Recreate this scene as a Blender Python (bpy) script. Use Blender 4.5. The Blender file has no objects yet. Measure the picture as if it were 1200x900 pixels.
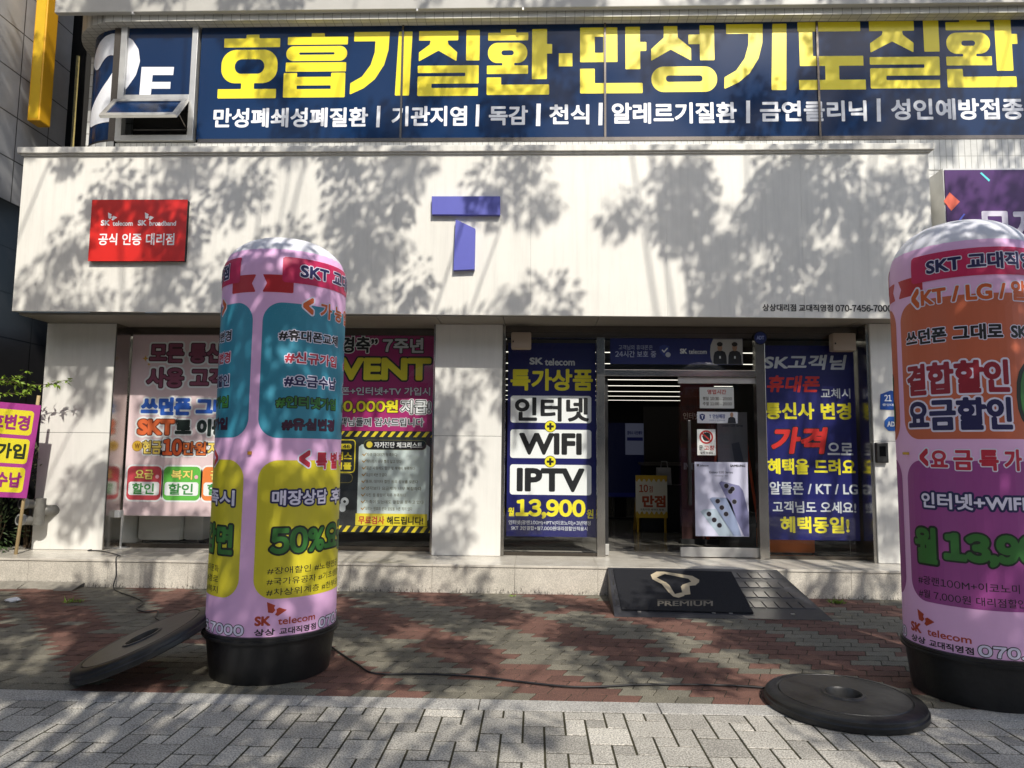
import bpy, bmesh, math, random
import numpy as np
from mathutils import Vector, Matrix
random.seed(7); rng = np.random.default_rng(7)
R = math.radians
sc = bpy.context.scene
COL = sc.collection

# ------------------------------------------------------------------ camera
CAMZ = 1.4; FPX = 832.0
PITCH, ROLL, YAW = R(5.545), R(-0.5485), R(-1.858)
def cam_axes():
    cy, sy, cp, sp = math.cos(YAW), math.sin(YAW), math.cos(PITCH), math.sin(PITCH)
    f = Vector((sy*cp, cy*cp, sp)); r0 = Vector((cy, -sy, 0)); u0 = r0.cross(f)
    return r0*math.cos(ROLL)-u0*math.sin(ROLL), r0*math.sin(ROLL)+u0*math.cos(ROLL), f
CR, CU, CF = cam_axes()
cam = bpy.data.cameras.new('camera'); camo = bpy.data.objects.new('camera', cam); COL.objects.link(camo)
cam.sensor_width = 36; cam.lens = FPX/1200*36; cam.clip_end = 2000; cam.clip_start = .05
m = Matrix((CR, CU, -CF)).transposed().to_4x4(); m.translation = (0, 0, CAMZ); camo.matrix_world = m
sc.camera = camo
# ------------------------------------------------------------------ light
SUN_AZ, SUN_EL = R(19.0), R(42.2)
w = bpy.data.worlds.new('World'); sc.world = w; w.use_nodes = True
nt = w.node_tree; bg = nt.nodes['Background']; bg.inputs[1].default_value = 0.15
sky = nt.nodes.new('ShaderNodeTexSky'); sky.sky_type = 'NISHITA'; sky.sun_disc = False
sky.sun_elevation = SUN_EL; sky.sun_rotation = math.pi - SUN_AZ
sky.air_density = 1.0; sky.dust_density = 1.5; sky.ozone_density = 1.0
nt.links.new(sky.outputs[0], bg.inputs[0])
to_sun = Vector((math.sin(SUN_AZ)*math.cos(SUN_EL), -math.cos(SUN_AZ)*math.cos(SUN_EL), math.sin(SUN_EL)))
sl = bpy.data.lights.new('sun', 'SUN'); sl.energy = 3.5; sl.angle = R(0.53); sl.color = (1, .95, .86)
so = bpy.data.objects.new('sun', sl); COL.objects.link(so); so.rotation_euler = to_sun.to_track_quat('Z', 'Y').to_euler()
so.location = (10, -20, 30)
sc.view_settings.view_transform = 'Standard'; sc.view_settings.look = 'None'
sc.view_settings.exposure = 0.42; sc.view_settings.gamma = 1

# ------------------------------------------------------------------ surveying: photo measurement -> metres at a known depth
def ray(px, py): return CR*((px-600)/FPX) - CU*((py-450)/FPX) + CF
def atY(px, py, Y): d = ray(px, py); return Vector((0, 0, CAMZ)) + d*(Y/d.y)
def atZ(px, py, Z): d = ray(px, py); return Vector((0, 0, CAMZ)) + d*((Z-CAMZ)/d.z)
def atX(px, py, X): d = ray(px, py); return Vector((0, 0, CAMZ)) + d*(X/d.x)

# ------------------------------------------------------------------ materials
MATS = {}
def srgb(c):
    if isinstance(c, str):
        c = [int(c[i:i+2], 16)/255 for i in (0, 2, 4)]
    return tuple(((x/12.92) if x <= .04045 else ((x+.055)/1.055)**2.4) for x in c)
def mat(name, col, rough=.5, metal=0, var=0, vscale=6, bump=0, bscale=60, spec=.5, attr=False, emit=None, coat=0):
    if name in MATS: return MATS[name]
    m = bpy.data.materials.new(name); m.use_nodes = True; t = m.node_tree; b = t.nodes['Principled BSDF']
    c = srgb(col)
    b.inputs['Base Color'].default_value = (*c, 1); b.inputs['Roughness'].default_value = rough
    b.inputs['Metallic'].default_value = metal; b.inputs['Specular IOR Level'].default_value = spec
    b.inputs['Coat Weight'].default_value = coat
    tc = t.nodes.new('ShaderNodeTexCoord')
    src = None
    if attr:
        a = t.nodes.new('ShaderNodeAttribute'); a.attribute_name = 'Col'; src = a.outputs['Color']
    if var:
        n = t.nodes.new('ShaderNodeTexNoise'); n.inputs['Scale'].default_value = vscale; n.inputs['Detail'].default_value = 6
        n.inputs['Roughness'].default_value = .65
        t.links.new(tc.outputs['Object'], n.inputs['Vector'])
        mr = t.nodes.new('ShaderNodeMapRange'); mr.inputs[1].default_value = .25; mr.inputs[2].default_value = .75
        mr.inputs[3].default_value = 1-var; mr.inputs[4].default_value = 1+var*.6
        t.links.new(n.outputs['Fac'], mr.inputs[0])
        mx = t.nodes.new('ShaderNodeVectorMath'); mx.operation = 'SCALE'
        if src: t.links.new(src, mx.inputs[0])
        else: mx.inputs[0].default_value = c
        t.links.new(mr.outputs[0], mx.inputs['Scale']); src = mx.outputs[0]
    if src: t.links.new(src, b.inputs['Base Color'])
    if bump:
        n2 = t.nodes.new('ShaderNodeTexNoise'); n2.inputs['Scale'].default_value = bscale; n2.inputs['Detail'].default_value = 5
        t.links.new(tc.outputs['Object'], n2.inputs['Vector'])
        bp = t.nodes.new('ShaderNodeBump'); bp.inputs['Strength'].default_value = bump; bp.inputs['Distance'].default_value = .02
        t.links.new(n2.outputs['Fac'], bp.inputs['Height']); t.links.new(bp.outputs[0], b.inputs['Normal'])
    if emit:
        b.inputs['Emission Color'].default_value = (*c, 1); b.inputs['Emission Strength'].default_value = emit
    MATS[name] = m; return m
def glass_mat(name='glass', tint=(.95, .96, .955), rough=.0, refl=1.0):
    if name in MATS: return MATS[name]
    m = bpy.data.materials.new(name); m.use_nodes = True; t = m.node_tree; t.nodes.clear()
    o = t.nodes.new('ShaderNodeOutputMaterial'); mx = t.nodes.new('ShaderNodeMixShader')
    tr = t.nodes.new('ShaderNodeBsdfTransparent'); tr.inputs[0].default_value = (*tint, 1)
    g = t.nodes.new('ShaderNodeBsdfGlossy'); g.inputs['Roughness'].default_value = rough; g.inputs[0].default_value = (1, 1, 1, 1)
    f = t.nodes.new('ShaderNodeFresnel'); ge = t.nodes.new('ShaderNodeNewGeometry'); mr = t.nodes.new('ShaderNodeMapRange'); mr.inputs[3].default_value = 1.5; mr.inputs[4].default_value = 1/1.5
    t.links.new(ge.outputs['Backfacing'], mr.inputs[0]); t.links.new(mr.outputs[0], f.inputs[0])   # same reflectance from both sides of a thin sheet
    t.links.new(f.outputs[0], mx.inputs[0]); t.links.new(tr.outputs[0], mx.inputs[1]); t.links.new(g.outputs[0], mx.inputs[2])
    t.links.new(mx.outputs[0], o.inputs[0]); MATS[name] = m; return m
def granite(name, col, speck=.35, scale=260, rough=.7, streak=0):
    """speckled stone: base colour with dark and light grains, optional grime"""
    if name in MATS: return MATS[name]
    m = mat(name, col, rough, attr=(col == 'attr') and True) if col != 'attr' else mat(name, 'ffffff', rough, attr=True)
    t = m.node_tree; b = t.nodes['Principled BSDF']; tc = t.nodes.new('ShaderNodeTexCoord')
    n = t.nodes.new('ShaderNodeTexNoise'); n.inputs['Scale'].default_value = scale; n.inputs['Detail'].default_value = 2
    n2 = t.nodes.new('ShaderNodeTexNoise'); n2.inputs['Scale'].default_value = 3.1; n2.inputs['Detail'].default_value = 7; n2.inputs['Roughness'].default_value = .7
    for q in (n, n2): t.links.new(tc.outputs['Object'], q.inputs['Vector'])
    mr = t.nodes.new('ShaderNodeMapRange'); mr.inputs[1].default_value = .38; mr.inputs[2].default_value = .62
    mr.inputs[3].default_value = 1-speck; mr.inputs[4].default_value = 1+speck
    mr2 = t.nodes.new('ShaderNodeMapRange'); mr2.inputs[1].default_value = .3; mr2.inputs[2].default_value = .7
    mr2.inputs[3].default_value = .72; mr2.inputs[4].default_value = 1.08
    t.links.new(n.outputs['Fac'], mr.inputs[0]); t.links.new(n2.outputs['Fac'], mr2.inputs[0])
    mu = t.nodes.new('ShaderNodeMath'); mu.operation = 'MULTIPLY'
    t.links.new(mr.outputs[0], mu.inputs[0]); t.links.new(mr2.outputs[0], mu.inputs[1])
    fac = mu.outputs[0]
    if streak:   # splashed dirt along the foot of the stone
        sx = t.nodes.new('ShaderNodeSeparateXYZ'); t.links.new(tc.outputs['Object'], sx.inputs[0])
        n3 = t.nodes.new('ShaderNodeTexNoise'); n3.inputs['Scale'].default_value = 34; n3.inputs['Detail'].default_value = 6; n3.inputs['Roughness'].default_value = .8
        mpp = t.nodes.new('ShaderNodeMapping'); mpp.inputs['Scale'].default_value = (1.6, 1, .55)
        t.links.new(tc.outputs['Object'], mpp.inputs[0]); t.links.new(mpp.outputs[0], n3.inputs['Vector'])
        h = t.nodes.new('ShaderNodeMapRange'); h.inputs[1].default_value = 0; h.inputs[2].default_value = streak
        h.inputs[3].default_value = .50; h.inputs[4].default_value = .22
        t.links.new(sx.outputs[2], h.inputs[0])
        gt = t.nodes.new('ShaderNodeMath'); gt.operation = 'SUBTRACT'; t.links.new(h.outputs[0], gt.inputs[0]); t.links.new(n3.outputs['Fac'], gt.inputs[1])
        st = t.nodes.new('ShaderNodeMapRange'); st.inputs[1].default_value = -.02; st.inputs[2].default_value = .05
        st.inputs[3].default_value = 1; st.inputs[4].default_value = .3; t.links.new(gt.outputs[0], st.inputs[0])
        m3 = t.nodes.new('ShaderNodeMath'); m3.operation = 'MULTIPLY'; t.links.new(fac, m3.inputs[0]); t.links.new(st.outputs[0], m3.inputs[1]); fac = m3.outputs[0]
    sv = t.nodes.new('ShaderNodeVectorMath'); sv.operation = 'SCALE'
    if col == 'attr':
        a = [x for x in t.nodes if x.type == 'ATTRIBUTE'][0]; t.links.new(a.outputs['Color'], sv.inputs[0])
    else: sv.inputs[0].default_value = srgb(col)
    t.links.new(fac, sv.inputs['Scale']); t.links.new(sv.outputs[0], b.inputs['Base Color'])
    bp = t.nodes.new('ShaderNodeBump'); bp.inputs['Strength'].default_value = .25; bp.inputs['Distance'].default_value = .004
    t.links.new(n.outputs['Fac'], bp.inputs['Height']); t.links.new(bp.outputs[0], b.inputs['Normal'])
    return m
def tile_mat(name, col, grout, bw, bh, rough=.35, offs=0.0, mort=.004, axis='XZ'):
    if name in MATS: return MATS[name]
    m = mat(name, col, rough); t = m.node_tree; b = t.nodes['Principled BSDF']
    tc = t.nodes.new('ShaderNodeTexCoord'); sx = t.nodes.new('ShaderNodeSeparateXYZ'); cx = t.nodes.new('ShaderNodeCombineXYZ')
    t.links.new(tc.outputs['Object'], sx.inputs[0]); ix = {'X': 0, 'Y': 1, 'Z': 2}
    t.links.new(sx.outputs[ix[axis[0]]], cx.inputs[0]); t.links.new(sx.outputs[ix[axis[1]]], cx.inputs[1])
    br = t.nodes.new('ShaderNodeTexBrick'); br.offset = offs; br.inputs['Scale'].default_value = 1
    br.inputs['Brick Width'].default_value = bw; br.inputs['Row Height'].default_value = bh; br.inputs['Mortar Size'].default_value = mort
    br.inputs['Mortar Smooth'].default_value = .1
    c = srgb(col); br.inputs['Color1'].default_value = (*c, 1); br.inputs['Color2'].default_value = (*[x*.9 for x in c], 1); br.inputs['Mortar'].default_value = (*srgb(grout), 1)
    t.links.new(cx.outputs[0], br.inputs['Vector'])
    n2 = t.nodes.new('ShaderNodeTexNoise'); n2.inputs['Scale'].default_value = 2.3; n2.inputs['Detail'].default_value = 8; n2.inputs['Roughness'].default_value = .7
    t.links.new(tc.outputs['Object'], n2.inputs['Vector'])
    mr = t.nodes.new('ShaderNodeMapRange'); mr.inputs[1].default_value = .3; mr.inputs[2].default_value = .6; mr.inputs[3].default_value = .78; mr.inputs[4].default_value = 1
    t.links.new(n2.outputs['Fac'], mr.inputs[0])
    sv = t.nodes.new('ShaderNodeVectorMath'); sv.operation = 'SCALE'; t.links.new(br.outputs['Color'], sv.inputs[0]); t.links.new(mr.outputs[0], sv.inputs['Scale'])
    t.links.new(sv.outputs[0], b.inputs['Base Color'])
    bp = t.nodes.new('ShaderNodeBump'); bp.inputs['Strength'].default_value = .5; bp.inputs['Distance'].default_value = .004; bp.invert = True
    t.links.new(br.outputs['Fac'], bp.inputs['Height']); t.links.new(bp.outputs[0], b.inputs['Normal'])
    return m

M = {}
M['white_panel'] = mat('white_panel', 'e2dfd6', .38, var=.07, vscale=1.3)
def streaks(m, amt=.10):
    t = m.node_tree; b = t.nodes['Principled BSDF']; tc = t.nodes.new('ShaderNodeTexCoord'); mp = t.nodes.new('ShaderNodeMapping'); mp.inputs['Scale'].default_value = (9, 9, .55)
    n = t.nodes.new('ShaderNodeTexNoise'); n.inputs['Scale'].default_value = 1.6; n.inputs['Detail'].default_value = 7; n.inputs['Roughness'].default_value = .7
    t.links.new(tc.outputs['Object'], mp.inputs[0]); t.links.new(mp.outputs[0], n.inputs['Vector'])
    mr = t.nodes.new('ShaderNodeMapRange'); mr.inputs[1].default_value = .32; mr.inputs[2].default_value = .55; mr.inputs[3].default_value = 1-amt; mr.inputs[4].default_value = 1
    t.links.new(n.outputs['Fac'], mr.inputs[0]); sv = t.nodes.new('ShaderNodeVectorMath'); sv.operation = 'SCALE'
    src = b.inputs['Base Color'].links[0].from_socket; t.links.new(src, sv.inputs[0]); t.links.new(mr.outputs[0], sv.inputs['Scale']); t.links.new(sv.outputs[0], b.inputs['Base Color'])
streaks(M['white_panel'], .09)
M['cap_metal'] = mat('cap_metal', 'dcd9d0', .4, var=.06, vscale=3)
M['pillar_panel'] = mat('pillar_panel', 'dedcd5', .3, var=.06, vscale=1.5)
streaks(M['pillar_panel'], .07); streaks(M['cap_metal'], .2)
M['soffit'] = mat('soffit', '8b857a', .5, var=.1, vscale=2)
M['steel'] = mat('steel', 'b9b6b0', .22, 1, var=.12, vscale=9)
M['dark_steel'] = mat('dark_steel', '6e6862', .25, 1, var=.15, vscale=5)
M['alu'] = mat('alu', 'c9c8c4', .35, .6, var=.12, vscale=6)
M['glass'] = glass_mat()
M['step_top'] = granite('step_top', 'cfc8bb', .1, 300, .22)
M['step_face'] = granite('step_face', 'c6bfb2', .24, 170, .6, streak=.16)
M['kerb'] = granite('kerb', 'aba8a2', .36, 130, .8)
M['paver'] = granite('paver', 'attr', .42, 120, .8)
M['brick'] = granite('brick', 'attr', .34, 140, .9)
M['soil'] = mat('joint_sand', '3d382c', .95, var=.4, vscale=20)
M['moss'] = mat('moss_joint', '37331f', .95, var=.6, vscale=7)
M['asphalt'] = mat('asphalt', '46464a', .9, var=.25, vscale=30, bump=.4, bscale=200)
M['ground'] = mat('ground_concrete', '8b867c', .9, var=.25, vscale=4)
M['concrete'] = mat('broken_concrete', '8a857a', .9, var=.4, vscale=9, bump=.6, bscale=30)
M['black_plastic'] = mat('black_plastic', '1b1b1c', .42, var=.55, vscale=7, bump=.1, bscale=30)
M['lid_plastic'] = mat('lid_plastic', '252526', .42, var=.5, vscale=5, bump=.1, bscale=26)
M['cable'] = mat('cable', '18181a', .5)
M['navy_film'] = mat('navy_film', '0b2a50', .14, var=.1, vscale=1.2, spec=.35)
M['film_yellow'] = mat('film_yellow', 'f6e22c', .3, var=.04, vscale=2)
M['film_white'] = mat('film_white', 'e9eaee', .3, var=.04, vscale=3)
M['tile'] = tile_mat('white_tile', 'd9d8d2', '9c9a92', .07, .21, .3, 0, .003)
M['tile_sq'] = tile_mat('square_tile', 'd6d6d2', '8f8d86', .16, .16, .3, 0, .006)
M['soffit_tile'] = tile_mat('soffit_tile', 'c9c6bc', '8f8b80', .11, .06, .4, 0, .004, 'XY')
M['grey_panel'] = tile_mat('grey_panel', 'b6b5b5', '4a4846', .55, .545, .45, 0, .008, 'YZ')
M['black_stone'] = tile_mat('black_stone', '2c2c2e', '0c0c0c', .9, .545, .35, 0, .008, 'YZ')
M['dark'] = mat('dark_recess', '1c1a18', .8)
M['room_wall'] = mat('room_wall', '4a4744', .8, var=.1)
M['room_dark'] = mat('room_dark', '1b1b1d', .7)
M['room_floor'] = tile_mat('room_floor', '8a8780', '5a5852', .6, .6, .15, 0, .004, 'XY')
M['inlet'] = mat('inlet_metal', '77756f', .45, .3, var=.3, vscale=14)
M['led'] = mat('led_tube', 'fdf8e8', .5, emit=1.3)
def C(h, rough=.5, **k): return mat('print_'+h, h, rough, **k)

# ------------------------------------------------------------------ mesh building
class MB:
    def __init__(s): s.v = []; s.f = []; s.m = []; s.c = []
    def add(s, verts, faces, mi=0, col=None):
        o = len(s.v); s.v += [tuple(p) for p in verts]; s.f += [tuple(i+o for i in f) for f in faces]
        s.m += [mi]*len(faces)
        if col is not None: s.c += [col]*len(faces)
        return s
    def box(s, x0, x1, y0, y1, z0, z1, mi=0, bev=0):
        if bev:
            bm = bmesh.new(); bmesh.ops.create_cube(bm, size=1)
            for v in bm.verts: v.co = ((x0+x1)/2+v.co.x*(x1-x0), (y0+y1)/2+v.co.y*(y1-y0), (z0+z1)/2+v.co.z*(z1-z0))
            bmesh.ops.bevel(bm, geom=bm.edges[:], offset=bev, segments=2, affect='EDGES', profile=.6)
            bm.verts.index_update(); s.add([v.co for v in bm.verts], [[v.index for v in f.verts] for f in bm.faces], mi); bm.free(); return s
        V = [(x, y, z) for z in (z0, z1) for y in (y0, y1) for x in (x0, x1)]
        return s.add(V, [(0, 2, 3, 1), (4, 5, 7, 6), (0, 1, 5, 4), (2, 6, 7, 3), (0, 4, 6, 2), (1, 3, 7, 5)], mi)
    def prism(s, pts, y0, y1, mi=0):
        """outline (x,z) counter-clockwise seen from -Y, from front y0 to back y1"""
        n = len(pts); V = [(x, y0, z) for x, z in pts]+[(x, y1, z) for x, z in pts]
        F = [tuple(range(n)), tuple(range(2*n-1, n-1, -1))]+[((i+1) % n, i, i+n, (i+1) % n+n) for i in range(n)]
        return s.add(V, F, mi)
    def quad(s, a, b, c, d, mi=0): return s.add([a, b, c, d], [(0, 1, 2, 3)], mi)
    def lathe(s, prof, n=64, c=(0, 0, 0), mi=0, a0=0, a1=360, cap0=False, cap1=False):
        full = abs(a1-a0-360) < 1e-6; N = n if full else n+1
        V = []
        for r, z in prof:
            for i in range(N):
                a = R(a0+(a1-a0)*i/n); V.append((c[0]+r*math.sin(a), c[1]-r*math.cos(a), c[2]+z))
        F = []
        for k in range(len(prof)-1):
            for i in range(n):
                j = (i+1) % N; F.append((k*N+i, k*N+j, (k+1)*N+j, (k+1)*N+i))
        if cap0: F.append(tuple(range(N-1, -1, -1)))
        if cap1: F.append(tuple((len(prof)-1)*N+i for i in range(N)))
        return s.add(V, F, mi)
    def tube(s, pts, r, n=8, mi=0, r1=None):
        pts = [Vector(p) for p in pts]; V = []; up = Vector((0, 0, 1)); L = len(pts)
        for i, p in enumerate(pts):
            d = (pts[min(i+1, L-1)]-pts[max(i-1, 0)]).normalized()
            a = d.cross(up if abs(d.z) < .95 else Vector((1, 0, 0))).normalized(); b = a.cross(d)
            rr = r if r1 is None else r+(r1-r)*i/(L-1)
            V += [p+(a*math.cos(2*math.pi*k/n)+b*math.sin(2*math.pi*k/n))*rr for k in range(n)]
        F = [(i*n+k, i*n+(k+1) % n, (i+1)*n+(k+1) % n, (i+1)*n+k) for i in range(L-1) for k in range(n)]
        F += [tuple(range(n-1, -1, -1)), tuple((L-1)*n+k for k in range(n))]
        return s.add(V, F, mi)
    def build(s, name, mats, parent=None, smooth=False, world=True):
        me = bpy.data.meshes.new(name)
        off = ORG.get(parent.name, (0, 0, 0)) if (parent is not None and world) else (0, 0, 0)
        V = [(a-off[0], b-off[1], c-off[2]) for a, b, c in s.v]
        me.from_pydata(V, [], s.f)
        for x in (mats if isinstance(mats, (list, tuple)) else [mats]): me.materials.append(x)
        if len(s.m): me.polygons.foreach_set('material_index', s.m)
        if s.c:
            at = me.color_attributes.new('Col', 'FLOAT_COLOR', 'CORNER'); vals = []
            for f, c in zip(s.f, s.c): vals += [*c, 1]*len(f)
            at.data.foreach_set('color', vals)
        if smooth is True: me.polygons.foreach_set('use_smooth', [True]*len(me.polygons))
        elif smooth:
            me.polygons.foreach_set('use_smooth', [True]*len(me.polygons)); me.set_sharp_from_angle(angle=R(smooth))
        me.update()
        o = bpy.data.objects.new(name, me); COL.objects.link(o)
        if parent is not None: o.parent = parent; ORG[o.name] = off
        else: ORG[o.name] = (0, 0, 0)
        return o
ORG = {}
def tag(o, label, cat, group=None):
    o['label'] = label; o['category'] = cat
    if group: o['group'] = group
    return o
def thing(name, label, cat, loc=(0, 0, 0), group=None):
    o = bpy.data.objects.new(name, None); COL.objects.link(o); o.location = loc; o.empty_display_size = .1
    ORG[o.name] = tuple(loc); return tag(o, label, cat, group)
def struct(name, mb, mats, **k):
    o = mb.build(name, mats, **k); o['kind'] = 'structure'; return o

# ------------------------------------------------------------------ artwork: distance-field lettering and shapes
GL = {}
def glyph_edges(ch):
    if ch in GL: return GL[ch]
    if ch in '0123456789':   # figures from the same sans face as the Hangul
        e, _ = glyph_edges(chr(ord(ch)+0xFEE0)); e = e.copy(); x0 = e[:, [0, 2]].min()
        e[:, [0, 2]] -= x0-.045; GL[ch] = (e, e[:, [0, 2]].max()+.045); return GL[ch]
    def mesh(body):
        cu = bpy.data.curves.new('t', 'FONT'); cu.body = body; cu.size = 1; cu.resolution_u = 4; cu.fill_mode = 'FRONT'
        o = bpy.data.objects.new('t', cu); COL.objects.link(o); bpy.context.view_layer.update()
        me = bpy.data.meshes.new_from_object(o.evaluated_get(bpy.context.evaluated_depsgraph_get()))
        bpy.data.objects.remove(o); bpy.data.curves.remove(cu); return me
    if ch == ' ': GL[ch] = (None, .3); return GL[ch]
    me = mesh(ch); V = np.array([v.co[:2] for v in me.vertices]); cnt = {}
    for p in me.polygons:
        vs = list(p.vertices)
        for a, b in zip(vs, vs[1:]+vs[:1]):
            k = (min(a, b), max(a, b)); cnt[k] = cnt.get(k, 0)+1
    E = np.array([k for k, c in cnt.items() if c == 1])
    e = np.concatenate([V[E[:, 0]], V[E[:, 1]]], 1)
    m2 = mesh(ch+ch); adv = max(v.co.x for v in m2.vertices)-V[:, 0].max()
    bpy.data.meshes.remove(me); bpy.data.meshes.remove(m2)
    GL[ch] = (e, adv); return GL[ch]
def edge_sdf(e, X, Y):
    """signed distance (inside positive) from boundary segments"""
    sh = X.shape; px = X.ravel()[:, None]; py = Y.ravel()[:, None]
    ax, ay, bx, by = e[:, 0][None], e[:, 1][None], e[:, 2][None], e[:, 3][None]
    dx, dy = bx-ax, by-ay; t = np.clip(((px-ax)*dx+(py-ay)*dy)/np.maximum(dx*dx+dy*dy, 1e-12), 0, 1)
    d = np.sqrt(((px-ax-t*dx)**2+(py-ay-t*dy)**2).min(1))
    cr = ((ay > py) != (by > py)) & (px < ax+(py-ay)*dx/np.where(dy == 0, 1e-12, dy))
    s = np.where(cr.sum(1) % 2 == 1, 1, -1)
    return (d*s).reshape(sh)
GC = {}
def glyph_sdf(ch, k, h, pad):
    key = (ch, round(k, 3), h, pad)
    if key in GC: return GC[key]
    e, adv = glyph_edges(ch)
    e = e*np.array([k, 1, k, 1]); x0, x1 = e[:, [0, 2]].min(), e[:, [0, 2]].max(); y0, y1 = e[:, [1, 3]].min(), e[:, [1, 3]].max()
    i0, i1 = math.floor((x0-pad)/h), math.ceil((x1+pad)/h); j0, j1 = math.floor((y0-pad)/h), math.ceil((y1+pad)/h)
    X, Y = np.meshgrid(np.arange(i0, i1+1)*h, np.arange(j0, j1+1)*h)
    GC[key] = (edge_sdf(e, X, Y), i0, j0); return GC[key]
def contour(V, maxrun=40):
    """filled marching squares of V>0 -> (verts in cell units, faces)"""
    I = V > 0; a, b, c, d = I[:-1, :-1], I[:-1, 1:], I[1:, 1:], I[1:, :-1]
    full = a & b & c & d; mixed = (a | b | c | d) & ~full
    vs = []; fs = []
    for j in range(full.shape[0]):
        row = full[j]; i = 0; n = len(row)
        while i < n:
            if not row[i]: i += 1; continue
            k = i
            while k < n and row[k] and k-i < maxrun: k += 1
            o = len(vs); vs += [(i, j), (k, j), (k, j+1), (i, j+1)]; fs.append((o, o+1, o+2, o+3)); i = k
    for j, i in np.argwhere(mixed):
        P = [(i, j, V[j, i]), (i+1, j, V[j, i+1]), (i+1, j+1, V[j+1, i+1]), (i, j+1, V[j+1, i])]
        o = len(vs); n = 0
        for q in range(4):
            p, r = P[q], P[(q+1) % 4]
            if p[2] > 0: vs.append((p[0], p[1])); n += 1
            if (p[2] > 0) != (r[2] > 0):
                t = p[2]/(p[2]-r[2]); vs.append((p[0]+(r[0]-p[0])*t, p[1]+(r[1]-p[1])*t)); n += 1
        if n >= 3: fs.append(tuple(range(o, o+n)))
        else: del vs[o:]
    return np.array(vs, float).reshape(-1, 2), fs
class Plane:
    """artwork rectangle (u0,v0)-(u1,v1), v downwards, printed on an upright rectangle facing the street"""
    def __init__(s, u0, v0, u1, v1, x0, x1, z0, z1, Y):
        s.a = (u0, v0, u1, v1); s.w = (x0, x1, z0, z1); s.Y = Y; s.sx = (x1-x0)/(u1-u0); s.sv = (z1-z0)/(v1-v0); s.run = 60
    def __call__(s, u, v, lift):
        x = s.w[0]+(u-s.a[0])*s.sx; z = s.w[3]-(v-s.a[1])*s.sv
        return np.stack([x, np.full_like(x, s.Y-lift), z], 1)
def panel_at(u0, v0, u1, v1, Y):
    p, q = atY(u0, (v0+v1)/2, Y), atY(u1, (v0+v1)/2, Y); t, b = atY((u0+u1)/2, v0, Y), atY((u0+u1)/2, v1, Y)
    return Plane(u0, v0, u1, v1, p.x, q.x, b.z, t.z, Y)
class Wrap:
    """artwork in degrees round an upright air tube (u) and height in metres (v upwards, given negated)"""
    def __init__(s, cx, cy, rf): s.cx = cx; s.cy = cy; s.rf = rf; s.sx = .4*math.pi/180; s.sv = 1; s.run = 3
    def __call__(s, u, v, lift):
        a = np.radians(u); r = s.rf(-v)+lift
        return np.stack([s.cx+r*np.sin(a), s.cy-r*np.cos(a), -v], 1)
class Func:
    def __init__(s, f, sx=1, sv=1): s.f = f; s.sx = sx; s.sv = sv; s.run = 60
    def __call__(s, u, v, lift): return s.f(u, v, lift)
LIFT = .0012
def lettering(parent, A, txt, box, fill, bold=.03, outs=(), shear=0, lift=1, res=None, name='lettering', gap=0):
    """one line of writing whose ink fills box=(u0,v0,u1,v1); outs = [(material, width in em)] from inside out"""
    u0, v0, u1, v1 = box
    if any('\uac00' <= ch <= '\ud7a3' for ch in txt): bold *= .8
    cur = 0; items = []
    for ch in txt:
        e, adv = glyph_edges(ch)
        if e is not None: items.append((ch, cur, e))
        cur += adv+gap
    X0 = min(c+e[:, [0, 2]].min() for _, c, e in items); X1 = max(c+e[:, [0, 2]].max() for _, c, e in items)
    Y0 = min(e[:, [1, 3]].min() for _, c, e in items); Y1 = max(e[:, [1, 3]].max() for _, c, e in items)
    W0, H0 = X1-X0, Y1-Y0
    ratio = ((u1-u0)*A.sx)/((v1-v0)*A.sv)
    k = max(.2, (ratio*(H0+2*bold)-2*bold)/W0)
    wmax = bold+sum(x[1] for x in outs)
    em_m = (v1-v0)*A.sv/(H0+2*bold)
    if res is None: res = 44 if em_m > .12 else (34 if em_m > .05 else 22)
    h = 1/res; pad = wmax+3*h
    pad = round(pad, 3)
    i0 = math.floor((X0*k-pad)/h)-2; i1 = math.ceil((X1*k+pad)/h)+2; j0 = math.floor((Y0-pad)/h)-2; j1 = math.ceil((Y1+pad)/h)+2
    S = np.full((j1-j0+1, i1-i0+1), -9.)
    for ch, c, e in items:
        g, gi, gj = glyph_sdf(ch, k, h, pad); oi = round(c*k/h)+gi-i0; oj = gj-j0
        sub = S[oj:oj+g.shape[0], oi:oi+g.shape[1]]; np.maximum(sub, g[:sub.shape[0], :sub.shape[1]], out=sub)
    iw0, iw1, ih0, ih1 = X0*k-bold, X1*k+bold, Y0-bold, Y1+bold
    mb = MB(); wid = bold; layers = [(fill, bold)]
    for mt, ww in outs: wid += ww; layers.append((mt, wid))
    n = len(layers)
    for li, (mt, lv) in enumerate(layers):
        vs, fs = contour(S+lv, A.run)
        if not len(fs): continue
        x = (vs[:, 0]+i0)*h; y = (vs[:, 1]+j0)*h
        u = u0+(x-iw0)/(iw1-iw0)*(u1-u0); v = v1-(y-ih0)/(ih1-ih0)*(v1-v0)
        if shear: u = u+shear*((v0+v1)/2-v)*(A.sv/A.sx)
        mb.add(A(u, v, LIFT*(lift+(n-1-li)*.8)).tolist(), fs, li)
    return mb.build(name, [l[0] for l in layers], parent)
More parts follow.
